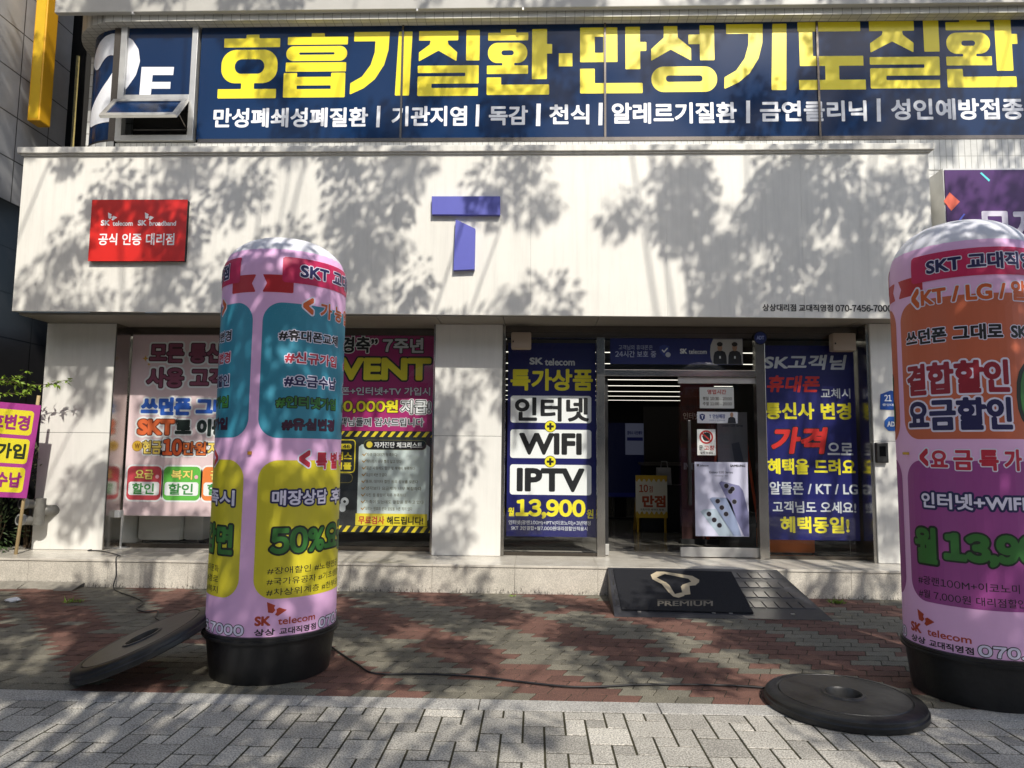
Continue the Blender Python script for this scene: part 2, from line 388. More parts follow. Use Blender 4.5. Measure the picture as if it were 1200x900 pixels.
def shape(parent, A, fn, bounds, cell, fill, lift=.5, name='printed_panel', outs=()):
    """fn(u_m, v_m) distance field in artwork metres relative to bounds' corner"""
    u0, v0, u1, v1 = bounds; W, H = (u1-u0)*A.sx, (v1-v0)*A.sv; pad = 3*cell+sum(o[1] for o in outs)
    xs = np.arange(-pad, W+pad+cell, cell); ys = np.arange(-pad, H+pad+cell, cell)
    X, Y = np.meshgrid(xs, ys); S = fn(X, H-Y, W, H)
    mb = MB(); layers = [(fill, 0)]; wd = 0
    for mt, ww in outs: wd += ww; layers.append((mt, wd))
    for li, (mt, lv) in enumerate(layers):
        vs, fs = contour(S+lv, A.run)
        if not len(fs): continue
        x = -pad+vs[:, 0]*cell; y = -pad+vs[:, 1]*cell
        mb.add(A(u0+x/A.sx, v1-y/A.sv, LIFT*(lift+(len(layers)-1-li)*.4)).tolist(), fs, li)
    return mb.build(name, [l[0] for l in layers], parent)
def d_rrect(r):
    def f(X, Y, W, H):
        qx = np.abs(X-W/2)-W/2+r; qy = np.abs(Y-H/2)-H/2+r
        return -(np.hypot(np.maximum(qx, 0), np.maximum(qy, 0))+np.minimum(np.maximum(qx, qy), 0)-r)
    return f
def d_circle(X, Y, W, H): return min(W, H)/2-np.hypot(X-W/2, Y-H/2)
def d_ring(t):
    def f(X, Y, W, H): d = min(W, H)/2-np.hypot(X-W/2, Y-H/2); return np.minimum(d, t-d)
    return f
def d_ellipse(X, Y, W, H): return (1-np.hypot((X-W/2)/(W/2), (Y-H/2)/(H/2)))*min(W, H)/2
def rrect(parent, A, box, r, fill, cell=None, **k):
    W = (box[2]-box[0])*A.sx; H = (box[3]-box[1])*A.sv
    cell = cell or max(min(W, H)/24, .0025)
    return shape(parent, A, d_rrect(min(r, W/2.02, H/2.02)), box, cell, fill, **k)
def circ(parent, A, u, v, ru, fill, **k):
    rv = ru*A.sx/A.sv
    return shape(parent, A, d_circle, (u-ru, v-rv, u+ru, v+rv), max(ru*A.sx/9, .0012), fill, **k)
def polys(parent, A, plist, fill, lift=1, name='lettering', mats=None):
    """artwork polygons (clockwise or not) filled flat"""
    mb = MB()
    for i, pts in enumerate(plist):
        mi = 0
        if mats: mi = mats[i]
        p = np.array(pts, float); ar = 0
        q = np.roll(p, -1, 0); ar = ((p[:, 0]*q[:, 1]-q[:, 0]*p[:, 1]).sum())
        if ar > 0: p = p[::-1]
        mb.add(A(p[:, 0], p[:, 1], LIFT*(lift+.02*i)).tolist(), [tuple(range(len(p)))], mi)
    return mb.build(name, fill, parent)
def wing_mark(parent, A, box, fill, lift=1.2):
    """two-winged butterfly mark"""
    u0, v0, u1, v1 = box; U = lambda a: u0+(u1-u0)*a; V = lambda a: v0+(v1-v0)*a
    P = [[(0, 0), (.42, .25), (.36, .42), (.44, .58), (.3, .78), (.08, .72)], [(.48, .52), (.62, .42), (1, .62), (.56, 1), (.42, .9), (.5, .72)]]
    return polys(parent, A, [[(U(a), V(b)) for a, b in p] for p in P], fill, lift, 'wing_mark')

# ================================================================== GROUND
mb = MB(); mb.add([(-400, -400, -.05), (400, -400, -.05), (400, 400, -.05), (-400, 400, -.05)], [(0, 1, 2, 3)])
struct('ground', mb, M['ground'])
mb = MB(); mb.box(-60, 60, -11, -2.4, -.2, -.03); struct('road', mb, M['asphalt'])
mb = MB(); mb.box(-60, 60, -2.4, 7.4, -.2, -.012); struct('pavement_bed', mb, M['soil'])
mb = MB(); mb.box(-7.4, 7.2, 4.19, 7.36, -.1, -.0035); struct('brick_joint_bed', mb, M['soil'])
# interlocking bricks
mb = MB(); L, H = .206, .116; a, b = .004, .019; Y0, Y1 = 4.20, 7.25
rows = int((7.36-Y0)/H)+1; redc, tanc = srgb('6c4c41'), srgb('757062')
def zig(t): t = t % 1; return (4*t if t < .25 else (2-4*t if t < .75 else 4*t-4))
for rI in range(rows):
    yb = Y0+rI*H; shift = (rI % 2)*L/2
    for i in range(-36, 36):
        xb = i*L+shift
        if xb < -7.3 or xb > 7: continue
        s = (xb+rI*.5*L*1.0)/L
        band = ((s+.9+.35*math.sin(xb*1.3)) % 6.2) < 3.1
        c = redc if band else tanc
        if random.random() < .04: c = tanc if band else redc
        q = random.uniform(.78, 1.16); w_ = random.uniform(-.02, .02); c = tuple(max(.01, x*q+w_*x) for x in c)
        N = 8; gx = .0026
        pts = []; gx = .0030
        def ex(t): return b*math.sin(math.pi*(t-.5))+.006*math.sin(4*math.pi*t)
        for k in range(N+1): t = k/N; pts.append((xb-b+gx+t*(L-2*gx), yb+gx+a*zig((xb+t*L)/(L/2))))
        for k in range(1, 4): t = k/4; pts.append((xb+L-gx+ex(t), yb+t*H))
        for k in range(N, -1, -1): t = k/N; pts.append((xb+b+gx+t*(L-2*gx), yb+H-gx+a*zig((xb+t*L)/(L/2))))
        for k in range(3, 0, -1): t = k/4; pts.append((xb+gx+ex(t), yb+t*H))
        pts = [(px, min(max(py, Y0+.003), 7.36)) for px, py in pts]
        cx, cy = xb+L/2, yb+H/2; tz = random.uniform(-.0012, .0012); tx, ty = random.uniform(-.006, .006), random.uniform(-.012, .012)
        n = len(pts)
        top = [(cx+(px-cx)*.985, cy+(py-cy)*.965, tz+tx*(px-cx)+ty*(py-cy)) for px, py in pts]
        bot = [(px, py, tz-.0022) for px, py in pts]
        mb.add(top+bot, [tuple(range(n))]+[(i2, n+i2, n+(i2+1) % n, (i2+1) % n) for i2 in range(n)], 0, c)
struct('brick_pavement', mb, M['brick'])
# granite kerb strip
mb = MB(); x = -7.3
while x < 7.3:
    mb.box(x+.003, x+.997, 4.035, 4.195, -.1, .002, bev=.004); x += 1.0
struct('kerb', mb, M['kerb'])
# grey stone pavers: a seven-unit repeat of one big, one upright and one small block
mb = MB(); U = .108; x00 = -.05; ytop = 4.03; base = srgb('b4afa5')
def paver(cx0, cy0, w_, h_):
    xa, xb = x00+cx0*U, x00+(cx0+w_)*U; yb, ya = ytop-cy0*U, ytop-(cy0+h_)*U
    yb = min(yb, ytop)
    if yb-ya < .03 or xb < -7.2 or xa > 7.2 or yb < -.7: return
    g = .0055; xa += g; xb -= g; ya += g; yb -= g
    q = random.choice([.74, .86, .92, .96, 1.0, 1.0, 1.04, 1.18])*random.uniform(.95, 1.05); c = tuple(x*q for x in base)
    z = random.uniform(-.0012, .001); bv = .0015; tx, ty = random.uniform(-.006, .006), random.uniform(-.008, .008)
    P = [(xa, ya), (xb, ya), (xb, yb), (xa, yb)]; Q = [(xa+bv, ya+bv), (xb-bv, ya+bv), (xb-bv, yb-bv), (xa+bv, yb-bv)]; mx_, my_ = (xa+xb)/2, (ya+yb)/2
    mb.add([(p[0], p[1], z+tx*(p[0]-mx_)+ty*(p[1]-my_)) for p in Q]+[(p[0], p[1], z-.0012) for p in P]+[(p[0], p[1], -.01) for p in P],
           [(0, 1, 2, 3)]+[(k, 4+k, 4+(k+1) % 4, (k+1) % 4) for k in range(4)]+[(4+k, 8+k, 8+(k+1) % 4, 4+(k+1) % 4) for k in range(4)], 0, c)
for ii in range(-60, 60):
    for jj in range(-40, 40):
        px_, py_ = -2*ii+jj, ii+3*jj
        if not -3 <= py_ <= 44 or abs(px_) > 70: continue
        paver(px_, py_, 2, 2); paver(px_, py_+2, 1, 2); paver(px_+1, py_+2, 1, 1)
struct('stone_pavement', mb, M['paver'])
mb = MB(); mb.box(-7.3, 7.3, -.8, 4.034, -.05, -.0032); struct('paver_joint_bed', mb, M['moss'])

# ================================================================== SHOP BUILDING
ZS = .28; YF = 7.33; YP = 7.88; YG = 7.95; YW = 8.15; YU = 8.0; ZSOF = 2.835
bld = thing('shop_building', 'white clad phone shop with dark glass front and navy upper windows', 'shop', (0, 8, 0))
# raised step with stone slabs
mb = MB()
for k in range(-8, 8):
    xa = .64+k*.83
    if xa > 5.5: continue
    mb.box(max(xa, -5.95)+.0015, xa+.83-.0015, 7.255, 7.29, 0.0, ZS-.022)
mb.build('step_face', M['step_face'], bld)
mb = MB()
for k in range(-8, 8):
    xa = .64+k*.83
    if xa > 5.5: continue
    for ya, yb in ((7.245, 7.78), (7.783, 8.4)):
        mb.box(max(xa, -5.96)+.001, xa+.83-.001, ya, yb, ZS-.022, ZS, bev=.002)
mb.build('step_top', M['step_top'], bld)
mb = MB(); mb.box(-5.94, 6.4, 7.29, 8.4, -.1, ZS-.0225); mb.build('step_core', M['concrete'], bld)
# fascia cladding with fine panel seams
fl, fr = -5.612, 4.118
mb = MB(); xs = [fl]+[atY(px, 270, YF).x for px in (147, 305, 463, 622, 781, 940)]+[fr]
for xa, xb in zip(xs[:-1], xs[1:]):
    bl = 2.866-(xa-fl)/(9.254)*.05; br = 2.866-(xb-fl)/9.254*.05
    mb.prism([(xa+.0007, bl), (xb-.0007, br), (xb-.0007, 4.6), (xa+.0007, 4.6)], YF, YF+.03)
fas = mb.build('fascia', M['white_panel'], bld)
mb = MB(); mb.box(fl+.01, fr-.01, YF+.0301, YF+.06, 2.90, 4.59); mb.build('fascia_backing', M['dark'], fas)
for q_ in [(fl, fl+.03, YF+.0305, 8.6, 2.87, 4.6), (fr-.03, fr, YF+.0305, 7.99, 2.83, 4.6)]: MB().box(*q_).build('fascia_return', M['white_panel'], fas)
mb = MB(); mb.box(fl-.05, fr+.045, YF-.045, 7.99, 4.604, 4.672, bev=.006); mb.box(fl-.02, fr+.02, YF-.02, YF+.02, 4.585, 4.6035); mb.build('fascia_cap', M['cap_metal'], fas)
# soffit in strips
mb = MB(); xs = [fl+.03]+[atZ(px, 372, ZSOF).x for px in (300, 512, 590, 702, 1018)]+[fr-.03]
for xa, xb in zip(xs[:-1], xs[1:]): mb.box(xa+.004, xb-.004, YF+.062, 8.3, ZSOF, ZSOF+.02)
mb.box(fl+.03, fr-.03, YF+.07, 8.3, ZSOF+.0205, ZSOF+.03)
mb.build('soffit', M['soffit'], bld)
# pillars
def pillar(x0, x1, ya, yb, joints):
    mb = MB(); zz = [ZS+.001]+joints+[ZSOF-.001]
    for za, zb in zip(zz[:-1], zz[1:]): mb.box(x0, x1, ya, yb, za+.002, zb-.002, bev=.003)
    p = mb.build('pillar', M['pillar_panel'], bld)
    mb = MB(); mb.box(x0+.006, x1-.006, ya+.006, yb-.006, ZS+.003, ZSOF-.003); mb.build('pillar_core', M['dark'], p)
    return p
jl = atY(90, 507, YP).z
pillar(-5.60, -4.80, YP, 8.7, [jl]); pillar(-1.115, -.365, YP-.03, 8.4, [jl])
pillar(3.62, 4.1, YP-.16, 8.4, [atY(1030, 517, YP-.16).z])
# stainless returns, posts, header
def boxes(name, L_, m_, par, bev=0):
    for q_ in L_: MB().box(*q_, bev=bev).build(name, m_, par)
boxes('steel_trim', [(-4.797, -4.785, YP+.01, YW+.06, ZS+.001, ZSOF-.002), (-1.14, -1.118, YP, YW+.05, ZS+.001, ZSOF-.002), (-.362, -.33, YP-.01, YG+.06, ZS+.001, ZSOF-.002), (3.585, 3.617, YP-.14, YG+.35, ZS+.001, ZSOF-.002)], M['steel'], bld)
boxes('header', [(-.329, 3.58, YG-.02, YG+.14, 2.70, ZSOF-.002), (-4.784, -1.141, YW-.02, YW+.14, 2.75, ZSOF-.002)], M['dark_steel'], bld)
boxes('header_trim', [(-.329, 3.58, YG-.03, YG-.0205, 2.755, 2.765)], M['dark_steel'], bld)
def post(pa, pb, y0=YG-.05, y1=YG+.06, z1=2.70):
    a, b_ = atY(pa, 520, y0).x, atY(pb, 520, y0).x
    mb = MB(); mb.box(a, b_, y0, y1, ZS+.001, z1, bev=.003); return mb.build('door_post', M['steel'], bld), a, b_
_, pl0, pl1 = post(699.5, 709); _, pr0, pr1 = post(888, 899)
zt0, zt1 = atY(800, 441, YG-.04).z, atY(800, 433.5, YG-.04).z
mb = MB(); mb.box(pl1+.001, pr0-.001, YG-.04, YG+.05, zt0, zt1, bev=.003); mb.build('transom_bar', M['steel'], bld)
# glazing
def pane(name, x0, x1, z0, z1, Y, parent=bld):
    mb = MB(); mb.quad((x0, Y, z0), (x1, Y, z0), (x1, Y, z1), (x0, Y, z1)); return mb.build(name, M['glass'], parent)
pane('window_pane', -4.784, -1.141, ZS+.05, 2.75, YW); pane('window_pane', -.329, pl0-.001, ZS+.04, 2.70, YG)
pane('window_pane', pr1+.001, 3.584, ZS+.04, 2.70, YG); pane('window_pane', pl1+.001, pr0-.001, zt1, 2.70, YG+.01)
boxes('window_sill', [(-4.784, -1.141, YW-.02, YW+.04, ZS+.001, ZS+.05), (-.329, pl0-.002, YG-.02, YG+.03, ZS+.001, ZS+.04), (pr1+.002, 3.583, YG-.02, YG+.03, ZS+.001, ZS+.04)], M['dark_steel'], bld)
# sliding leaf, right half of the doorway
dl0, dl1 = atY(796, 520, YG).x, atY(887, 520, YG).x; dz0, dz1 = ZS+.012, zt0-.004
leaf = pane('sliding_door', dl0, dl1, dz0+.10, dz1-.07, YG+.02)
for q_ in [(dl0, dl1, YG, YG+.035, dz0, dz0+.10), (dl0, dl1, YG, YG+.035, dz1-.07, dz1)]: MB().box(*q_, bev=.003).build('door_rail', M['alu'], leaf)
mb = MB(); mb.box(dl0+.09, dl0+.125, YG-.03, YG+.0, .85, 1.78, bev=.008); mb.box(dl0+.10, dl0+.115, YG-.0, YG+.019, .95, .98); mb.box(dl0+.10, dl0+.115, YG, YG+.019, 1.65, 1.68); mb.build('handle', M['black_plastic'], leaf)
# parked left leaf seen on edge
mb = MB(); mb.box(pl1+.002, pl1+.045, YG+.055, YG+.085, ZS+.012, zt0-.004); pk = mb.build('sliding_door', M['black_plastic'], bld)
mb = MB(); mb.box(pl1+.01, pl1+.05, YG+.045, YG+.0545, ZS+.012, ZS+.13, bev=.003); mb.build('door_shoe', M['alu'], pk)
# interior shell
mb = MB(); RX0, RX1, RY1, RZ = -5.5, 4.3, 19.6, 2.86
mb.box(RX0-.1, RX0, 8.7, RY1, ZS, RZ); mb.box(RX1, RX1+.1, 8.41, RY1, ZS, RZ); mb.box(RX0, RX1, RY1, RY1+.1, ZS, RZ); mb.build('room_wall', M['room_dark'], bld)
mb = MB(); mb.box(RX0, RX1, 8.401, RY1, ZS-.05, ZS-.001); mb.build('room_floor', M['room_floor'], bld)
mb = MB(); mb.box(RX0, RX1, 8.301, RY1, RZ, RZ+.1); mb.build('room_ceiling', M['room_wall'], bld)
# neighbouring bay and wall right of the fascia, upper floor walls
mb = MB(); mb.box(4.13, 9.0, 7.99, 8.3, 4.67, 5.03); mb.box(-5.02, 4.128, 7.995, 8.3, 4.68, 5.03); mb.box(4.125, 9, 8.0, 8.3, ZS, 4.668)
mb.build('wall', M['tile'], bld)
zwb = 5.075; zwt = 6.60
# curved corner with the upper window: centre, radius
ccx, ccy, cr = -5.03, 8.62, .62
mb = MB(); mb.lathe([(cr+.004, 4.675), (cr+.02, 4.68), (cr+.02, zwb-.03), (cr-.02, zwb-.005)], 24, (ccx, ccy, 0), a0=-90, a1=0); mb.build('wall', M['tile_sq'], bld)
# lintel over the window band, curved round the corner, tiled below
zl = atY(600, 20.5, 7.86).z
mb = MB(); mb.box(ccx, 9, 7.86, 8.3, zl, zl+.3); mb.lathe([(cr-.05, zl), (cr+.14, zl), (cr+.14, zl+.3)], 24, (ccx, ccy, 0), a0=-90, a1=0)
mb.build('lintel', M['soffit_tile'], bld)
mb = MB(); mb.box(-5.80, -5.66, 8.62, 10.5, 4.6, zl+.3); mb.box(-5.66, 9, 9.0, 9.2, 4.6, 9); mb.build('wall', M['tile_sq'], bld)
mb = MB(); mb.box(ccx-.62, 9, 7.87, 9.0, zl+.301, 9.5); mb.build('wall', M['tile'], bld)
# pale metal tray running over the window band
mb = MB(); zt = atY(600, 9, 7.79).z; xt = atY(64, 10, 7.79).x; mb.box(xt, 9, 7.79, 7.859, zt, zt+.5, bev=.008); tr = mb.build('canopy_tray', mat('tray_metal', 'b4b1a9', .45, var=.1, vscale=3), bld)
for px in (155, 488, 612): xx = atY(px, 9, 7.79).x; MB().box(xx, xx+.02, 7.785, 7.81, zt-.03, zt-.001).build('tray_bracket', M['alu'], tr)
# upper window band: frames
mb = MB(); mb.box(-4.02, 9, 7.985, 8.06, zwb-.045, zwb); mb.box(-4.02, 9, 7.985, 8.06, zwt-.05, zwt+.03)
for px in (471, 709, 959): xx = atY(px, 100, 8.0).x; mb.box(xx-.012, xx+.012, 7.984, 8.04, zwb+.001, zwt-.051)
mb.build('window_frame', M['dark_steel'], bld)
mb = MB(); mb.lathe([(cr-.1, zwb-.04), (cr+.01, zwb-.04), (cr+.01, zwb), (cr-.1, zwb)], 24, (ccx, ccy, 0), a0=-90, a1=0); mb.build('window_frame', M['dark_steel'], bld); mb = MB(); mb.lathe([(cr-.1, zwt-.04), (cr+.01, zwt-.04), (cr+.01, zwt+.02)], 24, (ccx, ccy, 0), a0=-90, a1=0)
mb.build('window_frame', M['dark_steel'], bld)

# film sign on the upper windows
fs_ = thing('window_film_sign', 'long navy window film sign with big yellow letters above the white fascia', 'sign', (0, 8.0, 5))
UA = panel_at(230, 18, 1200, 163, 8.0)
mb = MB()
xs = [atY(232, 100, 8).x]+[atY(px, 100, 8.0).x for px in (471, 709, 959)]+[9.0]
for xa, xb in zip(xs[:-1], xs[1:]): mb.box(xa+.013, xb-.013, 8.0, 8.012, zwb+.001, zwt-.051)
mb.build('film', M['navy_film'], fs_)
BIG = {  # heavy hand-drawn letters: [kind, numbers] in their own drawing units
 'ho': [('b', 195, 147, 258, 166), ('b', 88, 165, 360, 208), ('r', 80, 220, 352, 380, 70, 145, 265, 288, 335, 34), ('b', 180, 378, 242, 410), ('b', 68, 408, 350, 452)],
 'heup': [('b', 512, 143, 575, 162), ('b', 398, 160, 687, 198), ('r', 393, 205, 685, 276, 35, 455, 235, 625, 246, 5), ('b', 393, 283, 682, 327), ('b', 385, 333, 449, 450), ('b', 612, 333, 680, 450), ('b', 440, 352, 620, 393), ('b', 440, 410, 620, 450)],
 'gi': [('p', 717, 142, 888, 142, 884, 230, 865, 300, 822, 368, 770, 410, 703, 440, 705, 386, 760, 355, 800, 300, 818, 240, 820, 187, 717, 187), ('p', 932, 142, 998, 142, 988, 446, 920, 446)],
 'jil': [('b', 292, 104, 433, 138), ('p', 335, 136, 394, 136, 398, 152, 430, 180, 428, 212, 363, 174, 293, 212, 293, 180, 331, 152), ('b', 462, 102, 510, 210), ('b', 290, 227, 508, 253), ('b', 460, 250, 508, 268), ('b', 290, 265, 508, 291), ('b', 290, 289, 340, 310), ('b', 290, 306, 506, 334)],
 'hwan': [('b', 585, 100, 640, 114), ('b', 540, 112, 683, 140), ('r', 540, 148, 680, 220, 34, 588, 175, 632, 193, 9), ('b', 592, 216, 634, 232), ('b', 537, 229, 683, 259), ('b', 697, 100, 750, 278), ('b', 748, 154, 768, 188), ('b', 537, 271, 588, 333), ('b', 586, 297, 758, 333)],
 'man': [('r', 868, 97, 1000, 220, 1, 920, 130, 950, 187, 1), ('b', 1028, 96, 1080, 246), ('b', 1078, 150, 1102, 182), ('b', 868, 243, 920, 330), ('b', 918, 294, 1088, 330)],
 'seong': [('p', 945, 112, 1001, 112, 1003, 160, 1057, 205, 1057, 256, 973, 210, 892, 256, 892, 207, 944, 160), ('b', 1093, 110, 1153, 255), ('b', 1046, 148, 1095, 188), ('r', 892, 280, 1162, 385, 52, 952, 317, 1102, 343, 12)],
 'do': [('b', 345, 95, 587, 132), ('b', 350, 130, 402, 231), ('b', 350, 228, 594, 266), ('b', 447, 264, 500, 323), ('b', 345, 320, 600, 358)],
}
def big_letter(parent, A, key, box, fill, lift=1):
    prims = BIG[key]; u0, v0, u1, v1 = box
    pts = []
    for p in prims: q = p[1:5] if p[0] in 'br' else p[1:]; pts += list(zip(q[0::2], q[1::2]))
    pts = np.array(pts, float); a0, b0 = pts.min(0); a1, b1 = pts.max(0); n = 84; h = (b1-b0)/n
    X, Y = np.meshgrid(np.arange(a0-3*h, a1+4*h, h), np.arange(b0-3*h, b1+4*h, h)); S = np.full(X.shape, -9e3)
    def rr(x0, y0, x1, y1, r):
        r = max(min(r, (x1-x0)/2-.01, (y1-y0)/2-.01), .01)
        qx = np.abs(X-(x0+x1)/2)-(x1-x0)/2+r; qy = np.abs(Y-(y0+y1)/2)-(y1-y0)/2+r
        return -(np.hypot(np.maximum(qx, 0), np.maximum(qy, 0))+np.minimum(np.maximum(qx, qy), 0)-r)
    for p in prims:
        if p[0] == 'b': s = rr(*p[1:5], .5)
        elif p[0] == 'r': s = np.minimum(rr(*p[1:6]), -rr(*p[6:11]))
        else:
            q = np.array(p[1:], float).reshape(-1, 2); e = np.concatenate([q, np.roll(q, -1, 0)], 1); s = edge_sdf(e, X, Y)
        S = np.maximum(S, s)
    vs, fs = contour(S[::-1], 60)
    x = a0-3*h+vs[:, 0]*h; y = (Y[-1, 0])-vs[:, 1]*h
    return MB().add(A(u0+(x-a0)/(a1-a0)*(u1-u0), v0+(y-b0)/(b1-b0)*(v1-v0), LIFT*lift).tolist(), fs).build('lettering', fill, parent)
for key, u0, u1, v0, v1 in [('ho', 257, 330, 37, 113), ('heup', 336, 412, 36, 112.5), ('gi', 416, 489.5, 35, 111), ('jil', 496.7, 570, 34, 111.7), ('hwan', 579, 656, 33.5, 111),
        ('man', 689, 767, 32, 110), ('seong', 772.5, 849, 31, 109), ('gi', 857, 931, 30, 107.5), ('do', 943.5, 1020, 28.5, 107.5), ('jil', 1025.5, 1106, 27.5, 106.5), ('hwan', 1113, 1195, 26, 106)]:
    big_letter(fs_, UA, key, (u0, v0, u1, v1), M['film_yellow'])
polys(fs_, UA, [[(664, 62.5), (680, 62.5), (680, 78), (664, 78)]], M['film_yellow'])
for t, u0, u1, v0, v1 in [('만성폐쇄성폐질환', 253.5, 439, 124.5, 147.5), ('|', 449.5, 453.5, 123, 148), ('기관지염', 467, 556, 123.5, 147), ('|', 567, 571, 122, 147.5), ('독감', 582, 628, 123.5, 146.5), ('|', 638, 643, 121.5, 147.5),
        ('천식', 653, 700, 122.5, 146), ('|', 711, 715.5, 121, 147), ('알레르기질환', 726, 871, 121, 145.5), ('|', 882, 886.5, 119.5, 145.5), ('금연클리닉', 897.5, 1020, 120, 144), ('|', 1031.5, 1036, 118, 144.5), ('성인예방접종', 1047.5, 1197, 118.5, 143)]:
    if t == '|': polys(fs_, UA, [[(u0, v0), (u1, v0), (u1-.6, v1), (u0-.6, v1)]], M['film_white'])
    else: lettering(fs_, UA, t, (u0, v0, u1, v1), M['film_white'], bold=.038)
# left opening window: white frame, hopper vent, navy glass; curved corner film with figure 2
win = thing('corner_window', 'upper corner window with white frame and tilted hopper vent beside curved navy pane', 'window', (-4.6, 8, 5))
x0, x1 = atY(139.5, 100, 7.98).x, atY(230, 100, 7.98).x; zmid0, zmid1 = atY(180, 120, 7.98).z, atY(180, 112, 7.98).z
mb = MB()
for xa, xb, za, zb in [(x0, x0+.075, zwb-.03, zwt), (x1-.07, x1, zwb-.03, zwt), (x0+.076, x1-.071, zwt-.075, zwt), (x0+.076, x1-.071, zwb-.03, zwb+.04), (x0+.076, x1-.071, zmid0, zmid1)]:
    mb.box(xa, xb, 7.955, 8.04, za, zb, bev=.004)
mb.build('window_frame', M['alu'], win)
mb = MB(); mb.box(x0-.10, x0-.005, 7.99, 8.06, zwb-.03, zwt); mb.build('mullion', M['dark_steel'], win)
mb = MB(); mb.box(x0+.076, x1-.071, 7.995, 8.005, zmid1+.001, zwt-.076); mb.build('window_pane', M['navy_film'], win)
mb = MB(); mb.box(x0+.07, x1-.07, 8.2, 8.22, zwb, zmid0); mb.build('vent_shade_sheet', M['dark'], win)  # near-black sheet standing in for the unlit room behind the open vent
hh = zmid0-(zwb+.04); tilt = R(38); hw0, hw1 = x0-.02, x1-.06   # vent hinged at the top, pushed out
def hop(u0, u1, a, b_, th, mt, name, par, off=0):
    mb = MB(); P = []
    for s in (a, b_):
        for t in (off, off+th): P.append((7.95-s*math.sin(tilt)-t*math.cos(tilt), zmid0-.004-s*math.cos(tilt)+t*math.sin(tilt)))
    V = [(u, y, z) for u in (u0, u1) for y, z in P]
    mb.add(V, [(0, 2, 3, 1), (4, 5, 7, 6), (0, 1, 5, 4), (2, 6, 7, 3), (0, 4, 6, 2), (1, 3, 7, 5)]); return mb.build(name, mt, par)
vp = hop(hw0+.06, hw1-.06, .06, hh-.06, .01, M['navy_film'], 'hopper_pane', win, .012)
for nm_, q in enumerate([(hw0, hw1, 0, .06), (hw0, hw1, hh-.06, hh), (hw0, hw0+.06, .061, hh-.061), (hw1-.06, hw1, .061, hh-.061)]): hop(*q, .035, M['alu'], 'hopper_frame', vp)
mb = MB(); mb.tube([(x1-.09, 7.99, zwb+.12), (x1-.09, 7.95-hh*.7*math.sin(tilt), zmid0-hh*.7*math.cos(tilt))], .008); mb.build('stay_arm', M['dark_steel'], win)
WA = Func(lambda u, v, l: np.stack([np.array([atY(a, b_, 7.995).x for a, b_ in zip(u, v)]), np.full(len(u), 7.995-l), np.array([atY(a, b_, 7.995).z for a, b_ in zip(u, v)])], 1))
polys(win, WA, [[(166, 78.5), (204, 78.5), (203, 88), (179, 88), (176.5, 114), (163, 114)], [(178.2, 96), (200, 96), (199.5, 104), (177.6, 104)]], M['film_white'])
mb = MB(); mb.lathe([(cr-.01, zwb), (cr-.01, zwt-.04)], 28, (ccx, ccy, 0), a0=-92, a1=1); cf = mb.build('curved_pane', M['navy_film'], win, smooth=True)
CW = Func(lambda u, v, l: np.stack([np.where(u < 0, ccx+(cr-.006+l)*np.sin(np.minimum(u, 0)/(cr)), ccx+u), np.where(u < 0, ccy-(cr-.006+l)*np.cos(np.minimum(u, 0)/cr), 7.995-l), v*-1], 1), 1, 1); CW.run = 2
za, zb = atY(120, 149, 8.15).z, atY(130, 44, 8.1).z
two = lettering(cf, CW, '2', (-.53, -zb, .29, -za), M['film_white'], bold=.07, res=60)
bm = bmesh.new(); bm.from_mesh(two.data); o_ = ORG[two.name]   # the film ends at the pane's lower edge
bmesh.ops.delete(bm, geom=[f for f in bm.faces if f.calc_center_median().x+o_[0] > x0-.02 and f.calc_center_median().z+o_[2] < zmid1], context='FACES'); bm.to_mesh(two.data); bm.free()

# fascia signs
FA = panel_at(14, 180, 1090, 368, YF)
rs = thing('shop_plaque', 'red square dealer plaque with small white writing on white fascia', 'sign', tuple(atY(161, 270, YF-.03)))
a, b_ = atY(105.5, 270, YF-.055), atY(218, 270, YF-.055); zt_, zb_ = atY(161, 234, YF-.055).z, atY(161, 306, YF-.055).z
mb = MB(); mb.box(a.x, b_.x, YF-.055, YF-.052, zb_, zt_); red = mb.build('face_panel', C('d22a24', .35, var=.05), rs)
mb = MB(); mb.box(a.x+.006, b_.x-.004, YF-.0519, YF-.001, zb_+.006, zt_-.006); mb.build('sign_box', M['room_dark'], rs)
RA = Plane(104.6, 234, 218.6, 306, a.x, b_.x, zb_, zt_, YF-.055); wh = C('f0eeee', .4)
for dx in (0, 44): wing_mark(rs, RA, (124.7+dx, 249, 136+dx, 258.6), wh)
lettering(rs, RA, 'SK', (117, 258, 127.5, 264.6), wh, .045); lettering(rs, RA, 'telecom', (131, 259, 155, 264.8), wh, .03)
lettering(rs, RA, 'SK', (161, 258, 171.3, 264.6), wh, .045); lettering(rs, RA, 'broadband', (174.7, 259, 206.5, 264.8), wh, .03)
lettering(rs, RA, '공식 인증 대리점', (115.4, 273.5, 205.6, 287.5), wh, .025)
ts = thing('letter_sign', 'violet letter T of two thick slabs on white fascia', 'sign', tuple(atY(545, 270, YF)))
vio = C('5e61b4', .4, var=.05)
q = lambda px, py: (lambda p: (p.x, p.z))(atY(px, py, YF-.06))
mb = MB(); mb.prism([q(506, 251), q(586, 251.5), q(586, 230), q(506, 230)], YF-.06, YF-.002); mb.build('top_slab', vio, ts)
mb = MB(); mb.prism([q(531.3, 316.5), q(556, 315.5), q(557, 268), q(534, 257)], YF-.06, YF-.002); mb.build('stem_slab', vio, ts)
pt = thing('phone_lettering', 'row of small black letters and phone number at fascia bottom right', 'sign', tuple(atY(970, 360, YF)))
